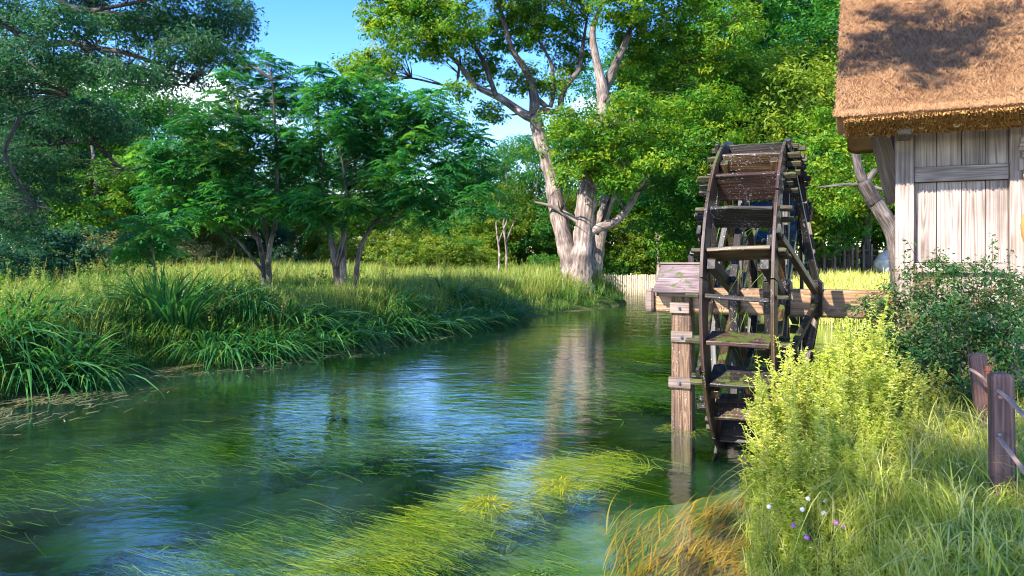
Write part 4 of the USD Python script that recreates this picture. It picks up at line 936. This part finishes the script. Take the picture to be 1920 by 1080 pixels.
for i, (u, v_, y, s) in enumerate(IRS):
    x = (u - 960) / F * y; loc = (x, y, max(gh(x, y), .0)); rz = ri.uniform(-40, 40) if i > 2 else 0
    lab = f'{ORD[sorted(q[0] for q in IRS).index(u)]} strap leaved clump from the left along the left bank edge'
    if i < 3:
        th = thing('iris_clump', lab, 'plant', loc, rz, s, grp)
        base, d, L, ar = iris(ri, 110, ((.22, -.35), (.32, -.15), (.1, -.25))[i], (1.45, 1.5, 1.6)[i], (1.0, 1.1, .5)[i])
        tn = np.clip(ri.normal(.42, .22, len(base)), 0, 1)
        for j in range(len(base)):
            v, f, t = ribbon(ri, base[j:j + 1], d[j:j + 1], L[j:j + 1], ri.uniform(.028, .048), 6, ar[j:j + 1], tn[j:j + 1])
            put('leaf', (v, f), LEAF['iris'], th, tone=t)
        IR.append(th)
    else:
        k = 2 if i in (6, 7) else i % 2
        copy_of(IR[k], 'iris_clump', lab, 'plant', loc, rz, s, grp)

# grass
def tuft(rg, n, spread, h, w, droop, seg=3, tone=.5, tv=.2):
    base = np.c_[rg.uniform(-spread, spread, (n, 2)), np.full(n, -.03)]
    az = rg.uniform(0, 2 * np.pi, n); ti = np.abs(rg.normal(0, .28, n))
    d = np.stack([np.cos(az) * np.sin(ti), np.sin(az) * np.sin(ti), np.cos(ti)], 1)
    return ribbon(rg, base, d, h * rg.uniform(.45, 1.15, n), w, seg, droop * rg.uniform(.3, 1.3, n), np.clip(rg.normal(tone, tv, n), 0, 1))
rgz = np.random.default_rng(81)
def scatter(n, fn):
    out = []
    while sum(map(len, out)) < n: out.append(fn(n))
    return np.vstack(out)[:n]
def left_pts(n, dmin=.15):
    # denser near the viewer: sample by column and distance
    y = 11 * np.exp(rgz.uniform(0, 1, n) * math.log(62 / 11)); x = rgz.uniform(-.78, .22, n) * y
    P = np.stack([x, y], 1); ok = ~inside(P); P = P[ok]
    ok = (seg_dist(P, LEFT) < seg_dist(P, RIGHT)) & (seg_dist(P, LEFT) > dmin); return P[ok]
P = scatter(11000, left_pts); z = height(P[:, 0], P[:, 1])
dl = seg_dist(P, LEFT)
nz = meshkit.fbm(np.c_[P * .22, np.zeros(len(P))], seed=5)
which = np.where(nz + rgz.normal(0, .07, len(P)) > .52, 1, 0) + 2 * (rgz.uniform(size=len(P)) < .12)
which = np.where((P[:, 1] > 27) & (rgz.uniform(size=len(P)) < .75), rgz.choice([1, 1, 3], len(P)), which)
which = np.where((dl < 1.2) & (which == 1), 0, which)
protos = [tuft(rgz, 46, .34, .62, .012, .7, 3, .32), tuft(rgz, 46, .34, .72, .011, .6, 3, .78), tuft(rgz, 26, .3, .9, .016, .8, 4, .30), tuft(rgz, 22, .3, 1.05, .010, .5, 3, .9)]
sc = rgz.uniform(.7, 1.25, len(P)) * np.where(dl < .8, .7, 1.0) * (1 + P[:, 1] / 120)
instancer('meadow_grass', protos, np.c_[P, z], rgz.uniform(0, 6.28, len(P)), sc, which, 'tall wild grass covering the left bank and meadow', 'grass', LEAF['grass'])
Ph = scatter(1500, left_pts); zh = height(Ph[:, 0], Ph[:, 1])
def herb(rg, h, n, leaf, tone):
    s_ = rg.uniform(.1, 1, n); az = rg.uniform(0, 6.28, n); lean = rg.normal(0, .12, 2) * h
    b = np.stack([lean[0] * s_, lean[1] * s_, h * s_], 1); d = np.stack([np.cos(az), np.sin(az), rg.normal(.3, .3, n)], 1)
    v, f, t = leaves(rg, b + d * leaf * .5, np.cross(d, rg.normal(size=d.shape)) * .5 + Z, leaf * (1.2 - .6 * s_), .4, np.clip(rg.normal(tone, .2, n), 0, 1))
    sv, sf, _ = tube([(0, 0, -.05), (lean[0] * .5, lean[1] * .5, h * .5), (lean[0], lean[1], h)], [.006, .005, .002], 4, cap=False)
    return join([(v, f, t), (sv, sf, np.full(len(sv), tone))])
instancer('bank_herbs', [herb(rgz, .8, 46, .13, .45), herb(rgz, 1.05, 60, .10, .62), herb(rgz, .55, 40, .17, .35), herb(rgz, 1.15, 24, .05, 1.0), herb(rgz, .9, 70, .09, .85)], np.c_[Ph, zh], rgz.uniform(0, 6.28, len(Ph)), rgz.uniform(.6, 1.25, len(Ph)), rgz.integers(0, 5, len(Ph)), 'mixed broad leaved weeds and dry stems among the meadow grass', 'weeds', LEAF['grass'])
def right_pts(n):
    y = rgz.uniform(13, 62, n); x = rgz.uniform(.2, .8, n) * y; P = np.stack([x, y], 1); P = P[~inside(P)]
    return P[seg_dist(P, LEFT) > seg_dist(P, RIGHT)]
P = scatter(3600, right_pts); z = height(P[:, 0], P[:, 1])
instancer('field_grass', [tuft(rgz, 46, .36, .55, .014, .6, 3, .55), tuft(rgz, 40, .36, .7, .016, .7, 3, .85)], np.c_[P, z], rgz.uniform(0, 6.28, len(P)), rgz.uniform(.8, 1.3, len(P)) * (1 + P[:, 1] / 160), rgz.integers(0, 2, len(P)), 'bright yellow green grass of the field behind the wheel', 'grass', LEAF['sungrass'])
# near right bank
def near_pts(n):
    P = np.stack([rgz.uniform(1.4, 6.5, n), rgz.uniform(2.2, 9.5, n)], 1); P = P[~inside(P)]
    rel = P - P0[:2]; s, t = rel @ E[:2], rel @ D[:2]
    return P[(seg_dist(P, RIGHT) > .02) & ~((s > -.1) & (t > -.15)) & (P[:, 0] < P[:, 1] * .8 + .3)]
P = scatter(1500, near_pts); z = height(P[:, 0], P[:, 1])
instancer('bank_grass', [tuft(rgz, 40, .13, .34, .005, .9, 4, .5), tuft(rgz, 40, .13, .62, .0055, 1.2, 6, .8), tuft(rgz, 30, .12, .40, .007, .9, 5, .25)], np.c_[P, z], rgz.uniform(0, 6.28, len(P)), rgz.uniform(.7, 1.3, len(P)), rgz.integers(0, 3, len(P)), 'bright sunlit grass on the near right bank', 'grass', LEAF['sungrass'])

# leafy weed stalks: narrow leaves up a stem with side sprigs
def stalk(rg, h, nl, leaf, sprigs=7, tone=.5):
    top = np.array([rg.normal(0, .09) * h, rg.normal(0, .09) * h, h]); mid = top * .5 + rg.normal(0, .03, 3)
    def cur(s): return (1 - s)[:, None] ** 2 * 0 + 2 * (s * (1 - s))[:, None] * mid + (s ** 2)[:, None] * top
    stem = [tube(cur(np.linspace(0, 1, 7)), np.linspace(.005, .0016, 7), 4, cap=False)]
    s = rg.uniform(.18, 1, nl); bs = [cur(s)]; az = rg.uniform(0, 6.28, nl)
    ds = [np.stack([np.cos(az), np.sin(az), rg.normal(.45, .3, nl)], 1)]; ls = [leaf * (1.2 - .75 * s)]
    for _ in range(sprigs):
        s0 = rg.uniform(.25, .85); o = cur(np.array([s0]))[0]; a = rg.uniform(0, 6.28); L = h * .34 * (1.1 - s0) + .05
        e = o + np.array([math.cos(a) * L * .6, math.sin(a) * L * .6, L * .8]); m = (o + e) / 2 + [math.cos(a) * .03, math.sin(a) * .03, 0]
        stem.append(tube([o, m, e], [.0025, .002, .001], 3, cap=False))
        k = nl // sprigs; q = rg.uniform(.1, 1, k); bs.append(o + (e - o) * q[:, None]); az = rg.uniform(0, 6.28, k)
        ds.append(np.stack([np.cos(az), np.sin(az), rg.normal(.5, .3, k)], 1)); ls.append(leaf * .75 * (1.2 - .6 * q))
    b, d, l = np.vstack(bs), unit(np.vstack(ds)), np.concatenate(ls) * rg.uniform(.7, 1.3, sum(map(len, ls)))
    nr = np.cross(d, rg.normal(size=d.shape)); nr[nr[:, 2] < 0] *= -1; nr = unit(nr); sd = np.cross(d, nr); w = (l * .14)[:, None]
    v = np.stack([b, b + d * l[:, None] * .45 - sd * w + nr * l[:, None] * .05, b + d * l[:, None] - Z * l[:, None] * .15, b + d * l[:, None] * .45 + sd * w + nr * l[:, None] * .05], 1).reshape(-1, 3); k = np.arange(len(b))[:, None] * 4
    return (v, np.vstack([k + [0, 1, 2], k + [0, 2, 3]]), np.repeat(np.clip(rg.normal(tone, .2, len(b)), 0, 1), 4)), join(stem)
rk = np.random.default_rng(91)
SK = []
tall = [(1508, 640, 6.9, 1.12), (1560, 650, 7.2, 1.02), (1592, 660, 7.4, .95), (1470, 700, 6.8, .85), (1535, 680, 6.7, .85), (1665, 640, 7.0, 1.0), (1625, 690, 6.8, .8), (1445, 740, 6.6, .8), (1490, 720, 6.5, .75), (1580, 720, 6.4, .8), (1700, 740, 6.6, .7), (1730, 760, 6.3, .65), (1520, 660, 7.0, 1.0), (1545, 690, 6.5, .95), (1575, 670, 6.9, .9), (1605, 690, 6.6, .85), (1480, 690, 6.9, .95), (1640, 700, 6.6, .75), (1460, 730, 6.4, .85), (1680, 700, 6.9, .8)]
for i, (u, v_, y, h) in enumerate(tall):
    x = (u - 960) / F * y; loc = (x, y, gh(x, y) - .03)
    lab = ['tallest leafy weed stalk in front of the wheel spokes', 'leafy weed stalk rising highest at the right end of the sunlit thicket'][i != 0] if i in (0, 5) else f'{ORD[sorted(q[0] for q in tall).index(u)]} upright weed stalk from the left in the sunlit thicket'
    g = None if i in (0, 5) else 'upright weed stalks in the sunlit thicket'
    if i < 4:
        th = thing('weed_stalk', lab, 'plant', loc, 0, 1, g); (v, f, t), s_ = stalk(rk, h, 210, .062, 9, .6)
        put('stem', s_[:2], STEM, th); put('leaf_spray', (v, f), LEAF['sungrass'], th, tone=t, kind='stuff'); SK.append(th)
    else:
        copy_of(SK[i % 4], 'weed_stalk', lab, 'plant', loc, rk.uniform(0, 360), h / tall[i % 4][3], g)
protos = []
for k in range(5):
    (v, f, t), (sv, sf, _) = stalk(rk, (.5, .62, .75, .9, .62)[k], (150, 180, 190, 170, 120)[k], (.06, .055, .05, .05, .075)[k], 8, (.4, .5, .6, .65, .35)[k])
    protos.append(join([(v, f, t), (sv, sf, np.full(len(sv), .35))]))
def thick_pts(n):
    P = np.stack([rk.uniform(1.7, 4.4, n), rk.uniform(4.2, 8.4, n)], 1); P = P[~inside(P)]; d = seg_dist(P, RIGHT)
    u = 960 + F * P[:, 0] / P[:, 1]
    return P[(d > .03) & (d < 1.9) & (u < 1800)]
P = scatter(400, thick_pts); z = height(P[:, 0], P[:, 1])
s = rk.uniform(.5, 1.3, len(P)) * np.clip((P[:, 1] - 3.2) / 3.0, .35, 1.15) * np.interp(960 + F * P[:, 0] / P[:, 1], [1380, 1450, 1640, 1720], [.9, 1.2, 1.1, .55])
instancer('weed_thicket', protos, np.c_[P, z - .03], rk.uniform(0, 6.28, len(P)), s, rk.integers(0, 5, len(P)), 'dense sunlit thicket of small leaved weeds on the near right bank', 'weeds', LEAF['sungrass'])
# arching seed grass by the posts
B = at(1800, 900, 5.6); B[2] = gh(B[0], B[1]); n = 90
th = thing('arching_grass', 'tall pale arching grass clump in front of the left fence post', 'grass clump', B)
az = rk.uniform(0, 6.28, n); ti = rk.uniform(.1, .5, n)
v, f, t = ribbon(rk, np.c_[rk.normal(0, .16, (n, 2)), np.full(n, -.03)], np.stack([np.cos(az) * np.sin(ti) - .2, np.sin(az) * np.sin(ti), np.cos(ti)], 1), rk.uniform(.55, 1.0, n), .007, 7, rk.uniform(.5, 1.2, n), np.clip(rk.normal(.75, .2, n), 0, 1))
put('blade', (v, f), LEAF['sungrass'], th, tone=t, kind='stuff')
# dark shrub by the hut
SB = np.array([4.75, 7.55, gh(4.75, 7.55)])
shr = thing('dark_shrub', 'large dark leafy shrub with reddish tips growing in front of the hut wall', 'shrub', SB)
sbl = [(at(u, v_, y), (ru / F * y * 1.1, .5, rv / F * y * 1.1)) for u, v_, ru, rv, y in ((1700, 590, 70, 50, 7.7), (1760, 560, 70, 50, 7.7), (1840, 590, 70, 50, 7.2), (1660, 650, 50, 50, 7.7), (1720, 670, 70, 60, 7.4), (1800, 660, 70, 60, 7.1), (1880, 640, 50, 50, 6.9), (1700, 730, 60, 50, 7.3), (1770, 740, 60, 40, 7.0), (1650, 585, 30, 20, 7.9), (1890, 570, 40, 40, 7.2), (1750, 510, 40, 20, 7.8), (1850, 520, 30, 24, 7.6), (1900, 700, 30, 40, 6.8))]
(v, f, t), cs = blob_crown(rk, sbl, 520, 36, .05, (.07, .22), .55, .26, .42, .1, (1, 1, .8))
put('foliage', (v, f), LEAF['shrub'], shr, tone=t, base=SB)
tips = np.vstack([cs[::9], [at(u, v_, 7.7) for u, v_ in ((1700, 450), (1862, 440), (1846, 480), (1760, 470), (1790, 500), (1895, 470))]])
stm = join([tube([SB + [(t_ - SB)[0] * .3, (t_ - SB)[1] * .3, -.05], SB * .4 + t_ * .6 + rk.normal(0, .03, 3), t_], [.012, .006, .002], 4, cap=False, sub=2) for t_ in tips])
put('stem', stm[:2], BARK['dark'], shr, uv=stm[2], base=SB)
sp = []
for t_ in tips[-6:]:
    for q in np.linspace(.0, .55, 10): sp.append(t_ - Z * q * .9 + rk.normal(0, .015, 3) * [1, 1, .3])
for q in range(0, len(sp), 10):
    v, f, t = clump_cloud(rk, np.array(sp[q:q + 10]), np.full(10, .055), 6, .045, tone0=.5); put('sprig', (v, f), LEAF['shrub'], shr, tone=t, base=SB, kind='stuff')

# clover and other flowers in the near grass
CLOVER = ((1505, 1515, 1545, 1548, 1584, 1610, 1442, 1618), (1488, 1568, 1582, 1621, 1513, 1597))
for i, (u, v_, y, col) in enumerate(((1505, 955, 5.2, 0), (1515, 935, 5.3, 0), (1545, 962, 5.15, 0), (1548, 938, 5.3, 0), (1584, 958, 5.2, 0), (1610, 960, 5.15, 0), (1442, 950, 5.3, 0), (1618, 890, 5.6, 0), (1488, 985, 5.0, 1), (1568, 980, 5.0, 1), (1582, 988, 5.0, 1), (1621, 990, 5.0, 1), (1513, 1008, 4.8, 1), (1597, 1003, 4.85, 1))):
    p = at(u, v_, y); g = gh(p[0], p[1]); p[2] = max(p[2], g + .12)
    rank = sum(q < u for q in CLOVER[col])
    grp = ('pale clover heads in the near grass', 'purple clover heads in the near grass')[col]
    th = thing('clover_flower', (f'{ORD[rank]} small pale clover head from the left in the near grass', f'{ORD[rank]} small purple clover head from the left in the shaded near grass')[col], 'flower', (p[0], p[1], g), group=grp)
    v, f, uv = tube([(0, 0, 0), (.01, 0, (p[2] - g) * .6), (0, 0, p[2] - g)], [.002, .002, .0015], 4, cap=False); put('stem', (v, f), STEM, th)
    v, f = ellipsoid((0, 0, p[2] - g), (.017, .017, .015), 2, .35, i); put('flower_head', (v, f), (PETALW, PETALP)[col], th)

# ------------------------------------------------------------------ water weed
rq = np.random.default_rng(101)
FLOW = unit(np.array([-.60, -.80, 0]))
def streamers(n, region, L, w, z0, z1, tone, tv=.2, wob=.12):
    """Long weed streaming with the current: (x, y) roots from region (centre, along, across)."""
    c, al, ac = region; side = np.array([-FLOW[1], FLOW[0], 0])
    root = np.array([c[0], c[1], 0]) + FLOW * rq.normal(0, al, (n, 1)) + side * rq.normal(0, ac, (n, 1))
    d = FLOW + side * rq.normal(0, .16, (n, 1)); Ls = rq.uniform(.6, 1.25, n) * L; seg = 8
    ph = rq.uniform(0, 6.28, n); am = np.abs(rq.normal(0, wob, n)); zz0 = rq.uniform(z0, z1, n); zz1 = np.minimum(rq.uniform(z1 - .06, z1 + .05, n), -.012); ws = w * rq.uniform(.6, 1.5, n)
    vs = []
    tw = rq.uniform(0, 3, n)
    for t in np.linspace(0, 1, seg + 1):
        p = root + d * (Ls * t)[:, None] + side * (am * np.sin(ph + t * 5) * t)[:, None] + Z * (zz0 + (zz1 - zz0) * min(1, t * 2.2))[:, None]
        s = side * np.cos(tw + t)[:, None] + Z * (.5 * np.sin(tw + t))[:, None]
        ww = (ws * .5 * (1 - .9 * t ** 2))[:, None]
        a, b = p - s * ww, p + s * ww
        a[:, 2] = np.minimum(a[:, 2], -.008); b[:, 2] = np.minimum(b[:, 2], -.008)
        vs += [a, b]
    v = np.stack(vs, 1).reshape(-1, 3); k = np.arange(n)[:, None] * 2 * (seg + 1)
    f = np.vstack([np.vstack([k + [2 * i, 2 * i + 1, 2 * i + 3], k + [2 * i, 2 * i + 3, 2 * i + 2]]) for i in range(seg)])
    return v, f, np.repeat(np.clip(rq.normal(tone, tv, n), 0, 1), 2 * (seg + 1))
W = lambda u, v_: at(u, v_, CAMZ * F / (v_ - HOR))[:2]
parts = []
for u, v_, al, ac, n, tone, L, z1 in ((1010, 868, .55, .16, 330, .8, .8, -.08), (870, 925, .6, .16, 330, .7, .9, -.10), (740, 990, .5, .15, 300, .65, .8, -.08), (620, 1050, .45, .15, 260, .6, .8, -.10), (480, 960, .5, .2, 200, .25, .9, -.2), (420, 1030, .5, .2, 200, .25, .8, -.2),
        (1110, 852, .35, .12, 130, .85, .6, -.05), (985, 1000, .4, .10, 30, .6, .7, -.3), (1250, 700, 1.2, .5, 260, .35, 1.6, -.15), (1200, 640, 1.8, .7, 260, .45, 2.0, -.12), (700, 720, 1.0, .5, 220, .4, 1.6, -.2), (350, 800, .8, .5, 180, .15, 1.2, -.25), (200, 840, .8, .4, 160, .2, 1.2, -.2), (1020, 700, 1.5, .6, 240, .3, 1.8, -.2), (900, 760, 1.2, .5, 220, .25, 1.4, -.2), (1190, 580, 3, 1, 260, .6, 3, -.1), (560, 780, 1, .5, 180, .3, 1.2, -.25)):
    dist = CAMZ * F / (v_ - HOR); cx, cy = W(u, v_)
    for q in range(max(3, n // 40) if n > 40 else 0):                 # soft beds of weed, elongated with the current
        side = np.array([-FLOW[1], FLOW[0], 0]); o = np.array([cx, cy, 0]) + FLOW * rq.normal(0, al) + side * rq.normal(0, ac)
        la, lc = rq.uniform(.45, .9) * (.6 + al * .6), rq.uniform(.14, .30) * (.7 + ac)
        na, nc = 36, 12; A, B_ = np.meshgrid(np.linspace(-1, 1, na), np.linspace(-1, 1, nc), indexing='ij')
        bend = rq.normal(0, .25)
        X = o + (A * la)[..., None] * FLOW + (B_ * lc * (1.15 - .35 * A) + bend * A * A * la)[..., None] * side
        nzz = meshkit.fbm(X * [5, 5, 0] + q, seed=int(q + u)) ; nz2 = meshkit.fbm(X * [17, 17, 0], seed=3)
        r2 = np.clip(1 - A ** 2 - B_ ** 2, 0, 1) ** .6
        zb = height(X[..., 0], X[..., 1]) - .04; zt_ = min(z1, -.05) + rq.normal(0, .02)
        X[..., 2] = np.minimum(zb + np.clip(zt_ - zb, .05, .24) * r2 * (.45 + .55 * nzz * 1.5) + (nz2 - .5) * .06 * r2, -.02)
        gfz = grid_faces(na, nc)
        parts.append((X.reshape(-1, 3), gfz, np.clip(tone - .30 + (nz2.ravel() - .5) * 1.3 + (nzz.ravel() - .5) * .9 + rq.normal(0, .1), 0, 1)))
    parts.append(streamers(int(n * 6), ((cx, cy), al * 1.1, ac * 1.3), L * .24, .008 * (1 + dist / 9), -.45, z1 - .13, tone, .30, .35))
v, f, t = join(parts)
ww = put('water_weed', (v, f), LEAF['weed'], tone=t); tag(ww, 'yellow green water weed streaming under the surface of the stream', 'water weed', kind='stuff')
# golden brown weed at the foot of the near bank
n = 480
u_, v_ = rq.uniform(1130, 1410, n), rq.uniform(930, 1100, n); y = CAMZ * F / (v_ - HOR); base = np.stack([(u_ - 960) / F * y, y, np.full(n, -.32)], 1)
base = base[inside(base[:, :2])]; n = len(base); base[:, 2] = np.maximum(-.32, height(base[:, 0], base[:, 1]) - .01)
v, f, t = ribbon(rq, base, np.c_[rq.normal(.30, .14, n), rq.normal(.30, .18, n), np.full(n, .22)], rq.uniform(.4, .75, n), .009, 7, .30, np.clip(rq.normal(.45, .25, n), 0, 1), wob=.05)
v[:, 2] = np.minimum(v[:, 2], -.03 + .0005 * (np.arange(len(v)) % 40))
gw = put('golden_weed', (v, f), LEAF['goldweed'], tone=t); tag(gw, 'golden brown reedy water weed at the foot of the sunlit near bank', 'water weed', kind='stuff')
# tufts that break the surface
for u, v_, s, lab in ((915, 948, .20, 'bright mossy weed tuft breaking the surface nearest the viewer'), (1052, 912, .22, 'flat weed tuft breaking the surface in the middle of the stream'), (1280, 802, .30, 'ring of yellow weed around the foot of the wheel post')):
    x, y = W(u, v_); n = 240
    th = thing('weed_tuft', lab, 'water weed', (x, y, 0))
    az = rq.uniform(0, 6.28, n); r = s * rq.uniform(0, 1, n) ** .5; ti = rq.uniform(.5, 1.4, n)
    base = np.c_[np.cos(az) * r * 1.2, np.sin(az) * r, -.05 + .10 * (1 - (r / s) ** 2) * (.4 if s > .25 else 1)]
    v, f, t = ribbon(rq, base, np.c_[np.cos(az) * np.sin(ti), np.sin(az) * np.sin(ti), np.cos(ti)], rq.uniform(.05, .13, n), .008, 3, .8, np.clip(rq.normal(.7, .2, n), 0, 1)); put('frond', (v, f), LEAF['weed'], th, tone=t, kind='stuff')
# floating mats by the left bank
n = 9500
sg = rq.uniform(0, 1, n); pts = LEFT[2:10]; cum = np.r_[0, np.cumsum(np.linalg.norm(np.diff(pts, axis=0), axis=1))]
sd = sg ** 1.4 * cum[-1]; px = np.interp(sd, cum, pts[:, 0]); py = np.interp(sd, cum, pts[:, 1])
dd = np.stack([np.interp(sd + .3, cum, pts[:, 0]) - np.interp(sd - .3, cum, pts[:, 0]), np.interp(sd + .3, cum, pts[:, 1]) - np.interp(sd - .3, cum, pts[:, 1])], 1); dd = unit(dd)
off = np.abs(rq.normal(0, .72, n)) * np.clip(1.5 - sg * 1.3, .3, 2)
base = np.c_[px + dd[:, 1] * off, py - dd[:, 0] * off, rq.uniform(.004, .02, n)]
keep = meshkit.fbm(base * [1.1, 1.1, 0], seed=12) + rq.normal(0, .04, n) > .46
base, dd = base[keep], dd[keep]; n = len(base)
dr = unit(np.c_[dd + rq.normal(0, .5, (n, 2)), np.zeros(n)]); sdv = np.c_[-dr[:, 1], dr[:, 0], rq.normal(0, .2, n)]
L = rq.uniform(.08, .4, n)[:, None]; w = rq.uniform(.006, .016, n)[:, None]
v = np.stack([base - dr * L / 2 - sdv * w, base - dr * L / 2 + sdv * w, base + dr * L / 2 + sdv * w * .4, base + dr * L / 2 - sdv * w * .4], 1).reshape(-1, 3); v[:, 2] = np.maximum(v[:, 2], .003); k = np.arange(n)[:, None] * 4
fm = put('floating_weed', (v, np.vstack([k + [0, 1, 2], k + [0, 2, 3]])), LEAF['debris'], tone=np.repeat(rq.uniform(0, 1, n), 4)); tag(fm, 'floating mats of weed and straw along the left edge of the stream', 'floating weed', kind='stuff')
